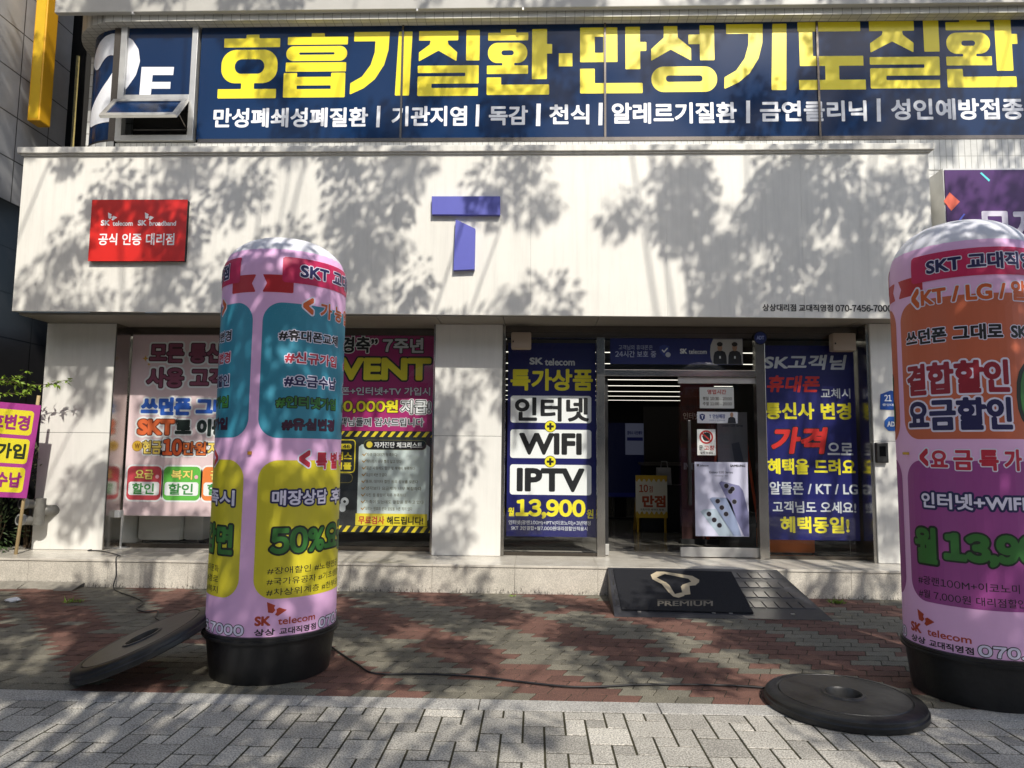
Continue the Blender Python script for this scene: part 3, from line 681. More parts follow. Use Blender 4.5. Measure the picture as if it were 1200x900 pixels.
lettering(pt, FA, '상상대리점', (898, 355.5, 936, 363.8), C('222020'), .03, lift=3); lettering(pt, FA, '교대직영점', (939, 355.8, 977.5, 364), C('222020'), .03, lift=3); lettering(pt, FA, '070-7456-7000', (980, 356.3, 1043.5, 364), C('222020'), .03, lift=3)

# neighbour's purple sign box at right
ps = thing('shop_sign_box', 'purple sign box with confetti shapes right of the white fascia', 'sign', (5.2, 7.7, 4.2))
PX0, PY = atY(1107, 230, 7.62).x, 7.62; pz1, pz0 = atY(1150, 199, PY).z, atY(1150, 300, PY).z
mb = MB(); mb.box(PX0+.012, PX0+3.2, PY, PY+.01, pz0, pz1); mb.build('face_panel', C('481a62', .35, var=.25, vscale=2.2), ps)
mb = MB(); mb.box(PX0, PX0+3.21, PY+.0105, 7.99, pz0-.02, pz1+.02); mb.build('sign_box', M['alu'], ps)
PA = panel_at(1107, 199, 1200, 300, PY)
polys(ps, PA, [[(1106.5, 236), (1114, 225.5), (1125.5, 236.5), (1115, 247.5)]], C('e8664a'), 1, 'confetti'); polys(ps, PA, [[(1151, 203), (1153, 202), (1162.5, 211), (1161, 213)]], C('58d3d8'), 1, 'confetti'); polys(ps, PA, [[(1123, 258), (1129.5, 250.5), (1131, 251.5), (1125, 259)]], C('5a63d0'), 1, 'confetti')
lettering(ps, PA, '모자', (1146, 244.5, 1226, 285), C('cfc9d8'), .05)

# ================================================================== WINDOW BANNERS
def banner(name, label, u0, v0, u1, v1, Y, matl, cat='banner', th=.002, group=None, wav=0):
    A = panel_at(u0, v0, u1, v1, Y)
    x0, x1, z0, z1 = A.w; t = thing(name, label, cat, ((x0+x1)/2, Y, z0), group)
    mb = MB(); mb.box(x0, x1, Y, Y+th, z0, z1); mb.build('sheet', matl, t); return t, A
YB = YG+.22
WHT = C('eef0f0', .45); BLK = C('17181b', .45); YEL = C('ece02a', .45); GRYW = C('c9cdd2', .45)
navy = C('12155f', .4, var=.08, vscale=2)
t, A = banner('window_banner', 'blue upright banner with three white plates between pillar and doorway', 594.5, 402, 698, 629, YB, navy)
lettering(t, A, 'SK', (620, 419.5, 636, 428), GRYW, .05); lettering(t, A, 'telecom', (638, 420.5, 673.5, 429), GRYW, .03)
lettering(t, A, '특가상품', (597.5, 433, 695, 459), YEL, .045)
for v0, v1, s, u0, u1, a0, a1 in [(465, 497, '인터넷', 603, 690, 467, 495.5), (505, 538.5, 'WIFI', 608.5, 682, 509, 534.5), (546, 581, 'IPTV', 606, 685, 550, 577.5)]:
    rrect(t, A, (598, v0, 693, v1), .03, WHT, name='plate'); lettering(t, A, s, (u0, a0, u1, a1), BLK, .045, lift=2)
for v in (501.2, 542.4):
    circ(t, A, 645, v, 6.3, YEL, lift=1.6, name='plus_badge', outs=((BLK, .006),))
    polys(t, A, [[(643.7, v-4), (646.3, v-4), (646.3, v+4), (643.7, v+4)], [(641, v-1.3), (649, v-1.3), (649, v+1.3), (641, v+1.3)]], BLK, 3.2, 'plus_sign')
lettering(t, A, '13,900', (605, 586, 686, 608.5), YEL, .05); lettering(t, A, '월', (596.2, 596, 603.4, 606), YEL, .03); lettering(t, A, '원', (687.5, 597, 695.3, 607.5), YEL, .03)
lettering(t, A, '인터넷(광랜100M)+IPTV(이코노미)+3년약정', (597, 610.5, 692, 616.2), GRYW, .02); lettering(t, A, 'SKT 3인결합+월7,000원대리점할인적용시', (600, 617, 688.5, 622), GRYW, .02)

REDL = C('c5221f', .45)
t, A = banner('window_banner', 'blue upright banner with red slanted words right of the doorway', 897, 405, 1004, 633, YG+.05, navy)
lettering(t, A, 'SK고객님', (898, 416, 994, 434), GRYW, .045, shear=.2); lettering(t, A, '휴대폰', (901, 441, 963, 461), REDL, .045, shear=.18)
lettering(t, A, '교체시', (964, 456, 998.5, 468), GRYW, .02); lettering(t, A, '통신사 변경', (897.8, 473, 998.5, 493), YEL, .045)
lettering(t, A, '가격', (905, 502, 968, 533.5), REDL, .06, shear=.18, outs=((BLK, .03),)); lettering(t, A, '으로', (969.5, 520, 999.5, 534.5), GRYW, .03)
lettering(t, A, '혜택을 드려요', (899, 539, 1001.5, 557.5), YEL, .04); lettering(t, A, '알뜰폰 / KT / LG', (900.5, 566, 1003, 581), GRYW, .03)
lettering(t, A, '고객님도 오세요!', (903.5, 588.5, 1000.5, 602), GRYW, .03); lettering(t, A, '혜택동일!', (912, 606, 992, 625), YEL, .04)

# pink banner in the left window
YL = YW+.04
pk_ = C('e6cdd0', .5, var=.06, vscale=9)
t, A = banner('window_banner', 'pale pink banner with bubbly Korean letters beside left pillar', 150, 391, 300, 605, YL, pk_)
BRN = C('4a2430'); ROSE = C('8e4a62'); BLU = C('2f63c4'); ORNG = C('dd6a3a'); DKG = C('1f2e2a')
def bub(s, box, f, o, bold=.05): return lettering(t, A, s, box, f, bold, outs=((o, .05), (WHT, .09)))
bub('모든 통신사', (171, 402.5, 279, 426), ROSE, BRN); bub('사용 고객님', (169, 432, 284, 455.5), ROSE, BRN)
bub('쓰던폰 그대로', (165, 468, 287, 487.5), BLU, BLU, .03); bub('SKT', (161.5, 493, 205, 511.5), ORNG, C('6e3020'), .06); bub('로 이동시', (206.5, 493, 284, 511.5), DKG, DKG, .03)
circ(t, A, 162.5, 524.5, 5.6, C('e3b53a'), lift=1.2, name='coin', outs=((C('b5852a'), .006),)); lettering(t, A, 'W', (159.5, 521.5, 165.5, 527.5), C('8a5a1a'), .03, lift=3)
bub('현금', (168.5, 518, 191, 533.5), C('f0d56a'), BRN, .04); bub('10', (192.5, 516, 215, 535), C('e0602e'), BRN, .05); bub('만원', (216, 519, 243, 534.5), C('e0763a'), BRN, .04); bub('지급', (245, 519, 276, 534.5), C('f0d56a'), BRN, .04)
for u0, u1, cc, s in [(153, 193, 'cf4a55', '요금'), (195.3, 238.5, '63bb4a', '복지'), (240.5, 283, 'ea8440', '결합')]:
    rrect(t, A, (u0, 548, u1, 587), .06, C(cc), outs=((WHT, .02),), name='discount_badge'); rrect(t, A, (u0+2, 566, u1-2, 581.5), .03, WHT, lift=2, name='badge_label')
    lettering(t, A, s, (u0+9, 552, u1-9.5, 563), C('f4df7a'), .035, lift=2.5, outs=((C('7a5a2a'), .03),)); lettering(t, A, '할인', (u0+6.5, 567.5, u1-8, 580.5), C('3f8f46'), .035, lift=3)
    circ(t, A, u1-5, 560, 2.2, C('f3b6c2'), lift=2.5, name='heart')
for (u, v, r_) in [(166, 421, 3.6), (170.5, 428, 2)]: polys(t, A, [[(u, v-r_), (u+r_*.3, v-r_*.3), (u+r_, v), (u+r_*.3, v+r_*.3), (u, v+r_), (u-r_*.3, v+r_*.3), (u-r_, v), (u-r_*.3, v-r_*.3)]], C('d9a640'), 1.5, 'sparkle')

mag = C('a8246e', .5, var=.08, vscale=3)
t, A = banner('window_banner', 'magenta event banner with yellow letters beside the middle pillar', 372, 391, 510, 505, YL, mag)
lettering(t, A, '“경축”', (389, 394.5, 442, 414), BLK, .04, outs=((WHT, .05),)); lettering(t, A, '7주년', (447.5, 396, 495.5, 414), GRYW, .045, outs=((BLK, .06),))
lettering(t, A, 'EVENT', (379, 419.5, 505, 446), YEL, .06, outs=((BLK, .06),)); lettering(t, A, '휴대폰+인터넷+TV 가입시', (379, 454, 504.5, 463.5), GRYW, .03, outs=((C('5a1040'), .06),))
lettering(t, A, '500,000원', (381, 469, 467.5, 484.5), YEL, .05, outs=((BLK, .05),)); lettering(t, A, '지급!', (471, 469, 505, 484.5), WHT, .03, outs=((BLK, .06), (WHT, .05)))
lettering(t, A, '고객님들께 감사드립니다', (390, 490, 497.5, 499.5), BLK, .02, outs=((GRYW, .08),))
# checklist poster
t, A = banner('checklist_poster', 'black poster with hazard stripes and white checklist under magenta banner', 372, 505.3, 508, 624, YL, C('23282b', .45), 'poster')
st = []
for v0, v1 in ((505.6, 512), (616.5, 623.6)):
    for k in range(14):
        u = 373+k*10; st.append([(u, v1), (min(u+4.5, 507.5), v1), (min(u+9.5, 507.8), v0), (min(u+5, 507.6), v0)])
polys(t, A, st, C('d9c52a'), 1, 'hazard_stripe')
rrect(t, A, (419.5, 521, 503, 612), .03, C('c8d4d2'), name='list_sheet'); rrect(t, A, (425.5, 516, 498.5, 526.8), .05, BLK, lift=2, name='title_pill', outs=((C('7a7a4a'), .004),))
circ(t, A, 432, 521.3, 3.7, C('c9b63a'), lift=3.2, name='badge'); lettering(t, A, '자가진단 체크리스트', (437.5, 518, 494, 525), WHT, .03, lift=3.4)
for i, (s, u1) in enumerate([('자주 데이터가 부족하다', 465), ('배터리가 너무 빨리 닳고 있다', 470), ('잦은 사용에도 할인 및 혜택이 부족하다', 486), ('요금이 비싼 것 같다', 453), ('통화, 데이터 할인 등의 정보를 모른다', 490), ('생각보다 요금제가 너무 복잡하다', 494), ('사진 등 용량이 자주 부족하다', 476), ('가족이 있는데도 결합을 못하고 있다', 497), ('모르는 번호의 문자 알림을 누른 적이 있다', 484)]):
    v = 531+i*7.9; lettering(t, A, s, (429, v, u1, v+4.2), C('6b6a52'), .012); polys(t, A, [[(423.5, v+1.8), (424.6, v+1), (425.8, v+2.6), (428.6, v-.3), (429, v+.4), (425.9, v+4.2)]], C('b08a3a'), 1.6, 'check_mark')
rrect(t, A, (418, 602, 501.5, 616), .004, C('dccb2c'), lift=2, name='yellow_strip'); lettering(t, A, '무료검사', (421.5, 605, 452, 614.5), C('b5281f'), .035, lift=3); lettering(t, A, '해드립니다!', (454.5, 605, 497, 614.5), BLK, .035, lift=3)
rrect(t, A, (380, 516.5, 414.5, 553.5), .03, C('23282b'), lift=.8, outs=((C('d9c52a'), .012),), name='title_box'); rrect(t, A, (384, 520.5, 411, 527), .03, C('d9c52a'), lift=2, name='title_pill')
lettering(t, A, 'LTE 46', (388, 521.6, 409, 525.8), BLK, .04, lift=3)
lettering(t, A, '체험스', (383, 530, 411.5, 540), C('d9c52a'), .05, lift=2.2); lettering(t, A, '샘플', (391, 542.5, 411.5, 551), C('d9c52a'), .05, lift=2.2)
rrect(t, A, (380, 556, 412.5, 566), .04, C('23282b'), lift=.8, outs=((C('8a8040'), .006),), name='note_pill')
shape(t, A, d_ring(.03), (400, 583, 409.5, 594), .004, C('d5dadb'), lift=1, name='earbud_picture'); rrect(t, A, (399, 590, 406, 600.5), .03, C('d5dadb'), lift=1.6, name='earbud_picture')

# transom sign
t, A = banner('transom_sign', 'navy strip sign with two small portraits above the doorway', 715, 397, 870.5, 427, YG+.03, C('1a2268', .4), 'sign')
lettering(t, A, '고객님의 휴대폰은', (725, 404.5, 765, 410.2), C('aab0cf'), .01); lettering(t, A, '24시간 보호 중', (721, 411.3, 769, 419), C('b9bed8'), .02)
polys(t, A, [[(773, 406), (778.5, 404), (784.5, 406), (784, 413), (778.5, 418), (773.5, 413)]], C('2f3f8e'), 1, 'shield'); polys(t, A, [[(775.5, 410.5), (776.5, 409.5), (778.3, 411.5), (782, 407.5), (783, 408.5), (778.3, 413.6)]], WHT, 2, 'check_mark'); circ(t, A, 783, 415.8, 3, C('c3c6cf'), lift=2.4, name='badge')
lettering(t, A, 'SK', (797, 408.5, 805.5, 414.6), WHT, .05); lettering(t, A, 'telecom', (807.3, 409.2, 828.3, 414.8), WHT, .01)
mb = None
pa = [(870.3, 397.3), (870.3, 426.6), (835.5, 426.6), (833, 420), (832.2, 412), (833.2, 404), (836, 397.3)]
polys(t, A, [pa], C('b9b7b4'), 1, 'portrait_ground')
for u in (843.7, 861):
    polys(t, A, [[(u-8, 426.4), (u-7.5, 417), (u-6, 412.5), (u-2.5, 410.7), (u+2.5, 410.7), (u+6, 412.5), (u+7.5, 417), (u+8, 426.4)]], C('1d1d22'), 2, 'shirt_picture')
    shape(t, A, d_ellipse, (u-2.9, 403.2, u+2.9, 411.2), .004, C('b08a72'), lift=2.6, name='face_picture'); shape(t, A, d_ellipse, (u-3.4, 400.6, u+3.4, 405.8), .004, C('1d1815'), lift=3.3, name='hair_picture')
    polys(t, A, [[(u-.9, 417), (u+.9, 417), (u+.9, 420), (u-.9, 420)]], WHT, 2.6, 'name_tag')

# stickers and poster on the sliding leaf
YD = YG+.019
t, A = banner('hours_sign', 'small white opening hours card at top of glass door', 820, 454, 860, 478.5, YD-.003, C('c9cbc6', .4), 'sign')
lettering(t, A, '영업시간', (829, 456.5, 851, 462), C('b0392c'), .03); lettering(t, A, '평일 10:30 - 20:00', (823.5, 465, 857.5, 469.3), C('4a4030'), .02); lettering(t, A, '주말 11:00 - 20:00', (823.5, 471, 857.5, 475.3), C('4a4030'), .02)
t, A = banner('store_sticker', 'white strip sticker with navy shield and portrait on glass door', 817, 482.7, 864.5, 496, YD-.003, C('d5d6da', .4), 'sticker')
polys(t, A, [[(819.8, 486), (823, 485), (826.2, 486), (826, 490.5), (823, 493.4), (820, 490.5)]], C('22306e'), 1, 'shield'); lettering(t, A, 'T', (821.6, 487, 824.4, 490.8), WHT, .03, lift=2)
lettering(t, A, 'T 안심매장', (831, 485.3, 850, 490.4), C('2f3f86'), .03); lettering(t, A, '안심하고 방문하세요', (831, 491.6, 850, 493.6), C('7a80a0'), .01)
polys(t, A, [[(852.5, 495.8), (853.5, 490), (856, 488.3), (859, 488.3), (861.5, 490), (862.3, 495.8)]], C('20242c'), 1, 'shirt_picture'); shape(t, A, d_ellipse, (855.6, 483.2, 859.4, 488.8), .003, C('a98268'), lift=2, name='face_picture')
t, A = banner('warning_sign', 'white notice with red ring over black hand on glass door', 817, 503, 838.7, 533.5, YD-.003, C('d8d9d5', .4), 'sign')
rrect(t, A, (824, 507, 832.5, 516.8), .03, BLK, name='hand_picture'); polys(t, A, [[(823, 511), (824.5, 510.5), (825.5, 515), (824.2, 515)], [(824.6, 508.5), (825.8, 506.2), (826.6, 508)], [(827.4, 506.8), (828.4, 505.6), (829.2, 506.8)], [(830, 507), (831, 506), (832, 507.4)]], BLK, 1, 'hand_picture')
shape(t, A, d_ring(.018), (819, 504.2, 836.4, 520.2), .004, C('b52d2a'), lift=2, name='ban_ring'); polys(t, A, [[(821.5, 507.5), (822.8, 506.5), (834, 516.6), (832.7, 517.8)]], C('b52d2a'), 3, 'ban_bar')
lettering(t, A, '문', (819.2, 522, 823.6, 527.7), BLK, .03); lettering(t, A, '고장', (825, 522, 837, 527.7), C('b52d2a'), .03); lettering(t, A, '밀지 마세요', (820.5, 529.3, 835.5, 532), BLK, .02)
t, A = banner('phone_poster', 'silver poster of three camera phones at bottom of glass door', 814.5, 541.5, 877, 628.5, YD-.003, C('c6c6da', .35, var=.12, vscale=2.5), 'poster')
lettering(t, A, 'SK', (817, 544, 820.3, 547), BLK, .03); lettering(t, A, 'telecom', (821, 544.4, 831, 547), C('55566a'), .01); lettering(t, A, 'SAMSUNG', (856.5, 544.3, 874, 547.2), BLK, .04)
lettering(t, A, 'Galaxy S26 Series', (831.5, 552, 859.5, 555.6), C('3a3c50'), .015); lettering(t, A, 'Galaxy AI', (838, 556.8, 853, 558.8), C('55566a'), .01)
def phone(pts, cc, cams, r_):
    polys(t, A, [pts], C(cc, .3), 1, 'phone_picture')
    for (u, v) in cams: circ(t, A, u, v, r_, C('2d2a2e', .2), lift=2, name='lens_picture', outs=((C('8d8f9c'), .004),))
phone([(843, 566), (845.5, 564), (866.5, 569), (871, 575), (876.8, 600), (876.8, 628), (871, 628)], '77779a', [(851.5, 569.5), (856, 576), (860.5, 588), (858.5, 573)], 2.7)
phone([(831.5, 585), (834.5, 583), (852, 583.5), (857, 590), (868, 628), (858.5, 628)], '8490ac', [(841, 587.5), (845.7, 595), (850.5, 602.5)], 2.7)
phone([(820.5, 600), (824, 597.5), (838, 596.5), (843, 602), (859, 628), (842, 628)], 'a5b4c0', [(830.5, 602.7), (836.5, 609.5), (842.5, 615.7)], 2.7)

# sensors, round sticker, address plates, reader
for (u0, v0, u1, v1), lb in [((599, 389, 622.5, 408.5), 'beige motion sensor over the three plate blue banner'), ((976.5, 390, 1003.5, 411), 'beige motion sensor over the red worded blue banner')]:
    A = panel_at(u0, v0, u1, v1, YG-.16); x0, x1, z0, z1 = A.w; t = thing('motion_sensor', lb, 'sensor', ((x0+x1)/2, YG-.1, z0), 'motion sensors above the shop front')
    mb = MB(); mb.box(x0, x1, YG-.16, YG-.035, z0, z1, bev=.018); mb.build('housing', C('a08f7e', .5), t, smooth=40)
    mb = MB(); mb.box((x0+x1)/2-.03, (x0+x1)/2+.03, YG-.034, YG-.021, z0+.03, z1+.02); mb.build('bracket', M['black_plastic'], t); mb = MB(); mb.box(x0+.015, x0+.03, YG-.163, YG-.1605, z0+.07, z0+.09); mb.build('indicator', M['black_plastic'], t)
A = panel_at(883, 388, 899, 404, YG-.055); t = thing('security_sticker', 'round blue security disc on steel post above doorway corner', 'sticker', tuple(atY(891, 396, YG-.05)))
circ(t, A, 891, 396, 7, C('1b2c6e', .4), name='disc', outs=((C('12161f'), .01),)); lettering(t, A, 'ADT', (886.5, 393.5, 895.5, 398), C('8f9fd8'), .04, lift=2)
YR = YP-.163
A = panel_at(1025, 455, 1060, 510, YR-.004); t = thing('address_plate', 'blue house number plate on right white pillar', 'sign', tuple(atY(1040, 470, YR)))
mb = MB(); pts = [(1031.5, 479.8), (1056, 480.5), (1056, 461.5), (1044, 457.5), (1032, 462)]; mb.prism([(lambda p: (p.x, p.z))(atY(u, v, YR-.003)) for u, v in pts], YR-.004, YR+.002); mb.build('plate', C('234f9e', .35), t)
lettering(t, A, '21', (1037, 462.7, 1045.5, 470.3), WHT, .02); lettering(t, A, '중앙대로', (1034.5, 473, 1052, 476), WHT, .02)
t = thing('security_plate', 'blue octagon security plate under the house number', 'sign', tuple(atY(1044, 496, YR)))
pts = [(1045+9*math.cos(R(22.5+45*k)), 496.5-9*math.sin(R(22.5+45*k))) for k in range(8)]
mb = MB(); mb.prism([(lambda p: (p.x, p.z))(atY(u, v, YR-.003)) for u, v in pts], YR-.004, YR+.002); mb.build('plate', C('2a62b4', .35), t); lettering(t, A, 'ADT', (1039, 494, 1052, 500), WHT, .05)
A = panel_at(1027.5, 518.5, 1041.5, 542.5, YR-.05); x0, x1, z0, z1 = A.w; t = thing('card_reader', 'black card reader on right white pillar', 'reader', ((x0+x1)/2, YR, z0))
mb = MB(); mb.box(x0, x1, YR-.05, YR+.002, z0, z1, bev=.012); mb.build('housing', M['black_plastic'], t); mb = MB(); mb.box(x0+.03, x1-.03, YR-.053, YR-.0505, z0+.07, z1-.04); mb.build('reader_window', C('0c0c0e', .1), t)

# ================================================================== AIR TUBE ADVERTS
ZSH = 2.545
def make_rf(zap):
    P = [(.404, .275), (.402, .6), (.40, 1.2), (.40, 2.2), (.40, ZSH)]+[(.40*max(math.cos(math.pi/2*k/20), 0)**.78, ZSH+(zap-ZSH)*math.sin(math.pi/2*k/20)) for k in range(1, 21)]
    a_, b2 = np.array([p[0] for p in P]), np.array([p[1] for p in P])
    return lambda z: np.interp(z, b2, a_)
PINK = C('e3b2dc', .5, var=.06, vscale=2.2, bump=.35, bscale=4); CAPW = C('dcdce4', .45, bump=.25, bscale=7)
def fabric(z0, z1, cx, cy, rf, ZAP, n=128, seed=0):
    zs = [z for z in np.concatenate([np.linspace(.275, 2.54, 30), np.linspace(2.54, ZAP, 48)[1:]]) if z0 <= z <= z1]
    zs = sorted(set([z0]+[float(z) for z in zs]+[z1])); V = []; rr_ = np.random.default_rng(seed); ph = rr_.uniform(0, 6.28, 6); fr_ = rr_.integers(23, 61, 6)
    for z in zs:
        k = np.clip((z-2.635)/.04, 0, 1)*np.clip((ZAP-.01-z)/.06, 0, 1)
        for i in range(n):
            a_ = 2*math.pi*i/n; rp = sum(math.sin(fr_[q]*a_+ph[q]) for q in range(6))/6
            r_ = float(rf(z))*(1+.028*k*rp); V.append((cx+r_*math.sin(a_), cy-r_*math.cos(a_), z))
    F = [(k*n+i, k*n+(i+1) % n, (k+1)*n+(i+1) % n, (k+1)*n+i) for k in range(len(zs)-1) for i in range(n)]
    return MB().add(V, F)
NAVT = C('1c1a4e'); CRIM = C('c01f55'); REDR = C('b5242c'); PALE = C('dcd6e8', .5); GRN = C('2f6b2a'); ORN = C('c4581e'); SKR = C('a83a22')
def balloon(label, cx, cy, seed, ZAP):
    rf = make_rf(ZAP)
    t = thing('air_tube', label, 'inflatable advert', (cx, cy, 0), 'inflatable advert tubes')
    mb = MB(); mb.lathe([(.362, .0), (.368, .004), (.398, .245), (.418, .248), (.424, .258), (.424, .266), (.416, .270), (.416, .280), (.421, .284), (.420, .291), (.405, .293)], 96, (cx, cy, 0), cap0=True); mb.build('pot', M['black_plastic'], t, smooth=35)
    fabric(.277, 2.672, cx, cy, rf, ZAP, seed=seed).build('tube', PINK, t, smooth=True); fabric(2.672, ZAP-.0005, cx, cy, rf, ZAP, seed=seed).build('cap', CAPW, t, smooth=True)
    A = Wrap(cx, cy, rf); return t, A
def bL(t, A, u, z0, z1, s, fill, bold=.03, outs=(), **k): return lettering(t, A, s, (u[0], -z1, u[1], -z0), fill, bold, outs, **k)
def zrect(t, A, u0, u1, z0, z1, r, m_, **k): return rrect(t, A, (u0, -z1, u1, -z0), r, m_, cell=.014, **k)
def ribbon(t, A, c):
    for sd in (-1, 1):
        def tail(X, Y, W, H, sd=sd):
            out = X if sd < 0 else W-X      # distance from the swallow-tailed end
            return np.minimum(np.minimum(np.minimum(X, W-X), np.minimum(Y, H-Y)), out-.028+np.abs(Y-H/2)*.5)
        u0, u1 = (c-87, c-60) if sd < 0 else (c+60, c+87)
        shape(t, A, tail, (u0, -2.497, u1, -2.385), .007, REDR, lift=.8, name='ribbon_tail')
    zrect(t, A, c-70, c+70, 2.452, 2.618, .004, CRIM, lift=2.2, name='ribbon')
BL_ = (C('141418'), ((PALE, .07),)); RD_ = (C('b5243a'), ((PALE, .07),)); NV_ = (NAVT, ((PALE, .07),)); GR_ = (GRN, ((C('0f1a10'), .07),)); MR_ = (C('3d1230'), ((C('2a0f22'), .05),))
def foot(t, A, s):
    """dealer line at the foot: wings, name, phone number; s = angle of its left end"""
    wing_mark(t, A, (s+9.5, -.497, s+26, -.412), SKR, 1.5)
    bL(t, A, (s, s+13), .358, .415, 'SK', SKR, .05); bL(t, A, (s+19, s+53), .360, .402, 'telecom', SKR, .02)
    bL(t, A, (s, s+17), .301, .341, '상상', C('1a1418'), .04); bL(t, A, (s+20.5, s+54), .301, .341, '교대직영점', C('1a1418'), .04)
    bL(t, A, (s+57, s+171), .30, .362, '070.7456.7000', PALE, .04, ((C('1a1c24'), .06),))
# left tube: two faces of the same artwork
t, A = balloon('pink air tube with teal and yellow panels in front of left window', -1.70, 4.70, 3, 2.82)
for c in (86.5, -93.5):
    ribbon(t, A, c); bL(t, A, (c-54.5, c+54.5), 2.487, 2.588, 'SKT 교대직영점', NAVT, .05, ((PALE, .05),), lift=4)
    zrect(t, A, c-85.5, c+85.5, 1.478, 2.322, .12, C('33869f', .5), name='panel', lift=.6)
    for (s1, s2, za, zb, st_) in [('#휴대폰교체', '#번호변경', 2.085, 2.155, BL_), ('#신규가입', '#기기변경', 1.945, 2.018, RD_), ('#요금수납', '#결합할인', 1.797, 1.875, NV_), ('#인터넷가입', '#TV가입', 1.665, 1.738, GR_), ('#유심변경', '#폰가입', 1.528, 1.602, MR_)]:
        w1 = {6: 62, 5: 55}[len(s1)]; u0 = c-71 if len(s1) == 6 else c-65
        bL(t, A, (u0, u0+w1), za, zb, s1, st_[0], .045, st_[1]); bL(t, A, (c+8, c+62), za, zb, s2, st_[0], .045, st_[1])
    bL(t, A, (c-51, c-41), 2.262, 2.37, '<', ORN, .05, ((PALE, .05),), lift=1.6); bL(t, A, (c-34, c+34), 2.25, 2.355, '가능업무', ORN, .045, ((PALE, .05),), gap=.25, lift=1.6); bL(t, A, (c+41, c+51), 2.262, 2.37, '>', ORN, .05, ((PALE, .05),), lift=1.6)
    zrect(t, A, c-83.5, c+83.5, .513, 1.342, .12, C('cdbf28', .5), name='panel', lift=.6)
    bL(t, A, (c-49.5, c-39), 1.298, 1.405, '<', C('b5243a'), .05, ((PALE, .05),), lift=1.6); bL(t, A, (c-33, c+33), 1.285, 1.395, '특별혜택', C('b5243a'), .045, ((PALE, .05),), gap=.25, lift=1.6); bL(t, A, (c+39, c+49.5), 1.298, 1.405, '>', C('b5243a'), .05, ((PALE, .05),), lift=1.6)
    bL(t, A, (c-71, c-18), 1.068, 1.16, '매장상담', PALE, .04, ((NAVT, .12),)); bL(t, A, (c-12, c+75.5), 1.062, 1.156, '후만족시', PALE, .04, ((NAVT, .12),))
    bL(t, A, (c-71, c+75.5), .768, .948, '50%요금감면', GRN, .05, ((C('101c12'), .065),))
    for k, (s1, s2) in enumerate([('#장애할인 #노령연금', '#다문화'), ('#국가유공자 #기초생활수급', '#경로'), ('#차상위계층 #한부모가정', '#복지')]):
        z = .66-.063*k; bL(t, A, (c-72.5, c+(8 if k == 0 else 26)), z-.002, z+.041, s1, C('1c1c14'), .006); bL(t, A, (c+34, c+60), z-.002, z+.041, s2, C('1c1c14'), .006)
    foot(t, A, c-81)
mb = MB(); p = A(np.array([-5.]), np.array([-1.385]), .004)[0]; mb.box(p[0]-.012, p[0]+.012, p[1]-.012, p[1]+.006, p[2]-.012, p[2]+.01, bev=.004); mb.build('valve_tie', C('a8761e'), t)
# right tube
t, A = balloon('pink air tube with orange and purple panels at the right edge', 2.69, 4.50, 8, 2.875)
for c in (0, 180):
    ribbon(t, A, c); bL(t, A, (c-56, c+42), 2.487, 2.588, 'SKT 교대직영점', NAVT, .05, ((PALE, .05),), lift=4)
    zrect(t, A, c-86, c+86, 1.505, 2.345, .12, C('c06242', .5), name='panel', lift=.6)
    bL(t, A, (c-71, c-63.5), 2.30, 2.42, '<', ORN, .05, ((PALE, .05),), lift=1.6); bL(t, A, (c-62, c+50), 2.30, 2.418, 'KT / LG / 알뜰폰', ORN, .05, ((PALE, .05),), lift=1.6); bL(t, A, (c+54, c+61), 2.30, 2.42, '>', ORN, .05, ((PALE, .05),), lift=1.6)
    bL(t, A, (c-79, c-2), 2.075, 2.168, '쓰던폰 그대로', C('141418'), .05, ((PALE, .05),)); bL(t, A, (c+4, c+66), 2.075, 2.168, 'SKT 이동시', C('141418'), .05, ((PALE, .05),))
    bL(t, A, (c-80, c+1), 1.768, 1.96, '결합할인', C('8e1a2c'), .05, ((PALE, .055),)); bL(t, A, (c-80, c+1), 1.556, 1.745, '요금할인', NAVT, .05, ((PALE, .055),))
    bL(t, A, (c+9, c+72), 1.585, 1.93, '60%', GRN, .06, ((C('101c12'), .06),))
    zrect(t, A, c-85.5, c+85.5, .553, 1.38, .12, C('934086', .5), name='panel', lift=.6)
    bL(t, A, (c-70, c-62), 1.345, 1.45, '<', C('b5243a'), .05, ((PALE, .05),), lift=1.6); bL(t, A, (c-60, c+42), 1.325, 1.447, '요금특가상품', C('b5243a'), .045, ((PALE, .05),), gap=.25, lift=1.6); bL(t, A, (c+48, c+56), 1.345, 1.45, '>', C('b5243a'), .05, ((PALE, .05),), lift=1.6)
    bL(t, A, (c-70, c+46), 1.10, 1.192, '인터넷+WIFI+IPTV', PALE, .04, ((NAVT, .13),))
    bL(t, A, (c-79, c-58), .775, .985, '월', GRN, .05, ((C('101c12'), .06),)); bL(t, A, (c-53, c+33), .79, .97, '13,900', GRN, .07, ((C('101c12'), .06),)); bL(t, A, (c+38, c+56), .79, .94, '원', GRN, .05, ((C('101c12'), .06),))
    for k, s1 in enumerate(['#광랜100M+이코노미 #3년약정 #3인결합', '#월 7,000원 대리점할인 적용시 #부가세별도']):
        z = .652-.08*k; bL(t, A, (c-77, c+70), z, z+.05, s1, C('1c0f1c'), .006)
    foot(t, A, c-89)
mb = MB(); p = A(np.array([-84.]), np.array([-1.42]), .01)[0]; mb.box(p[0]-.02, p[0]+.02, p[1]-.012, p[1]+.006, p[2]-.008, p[2]+.008, bev=.003); mb.build('valve_tie', C('c09a2e'), t)

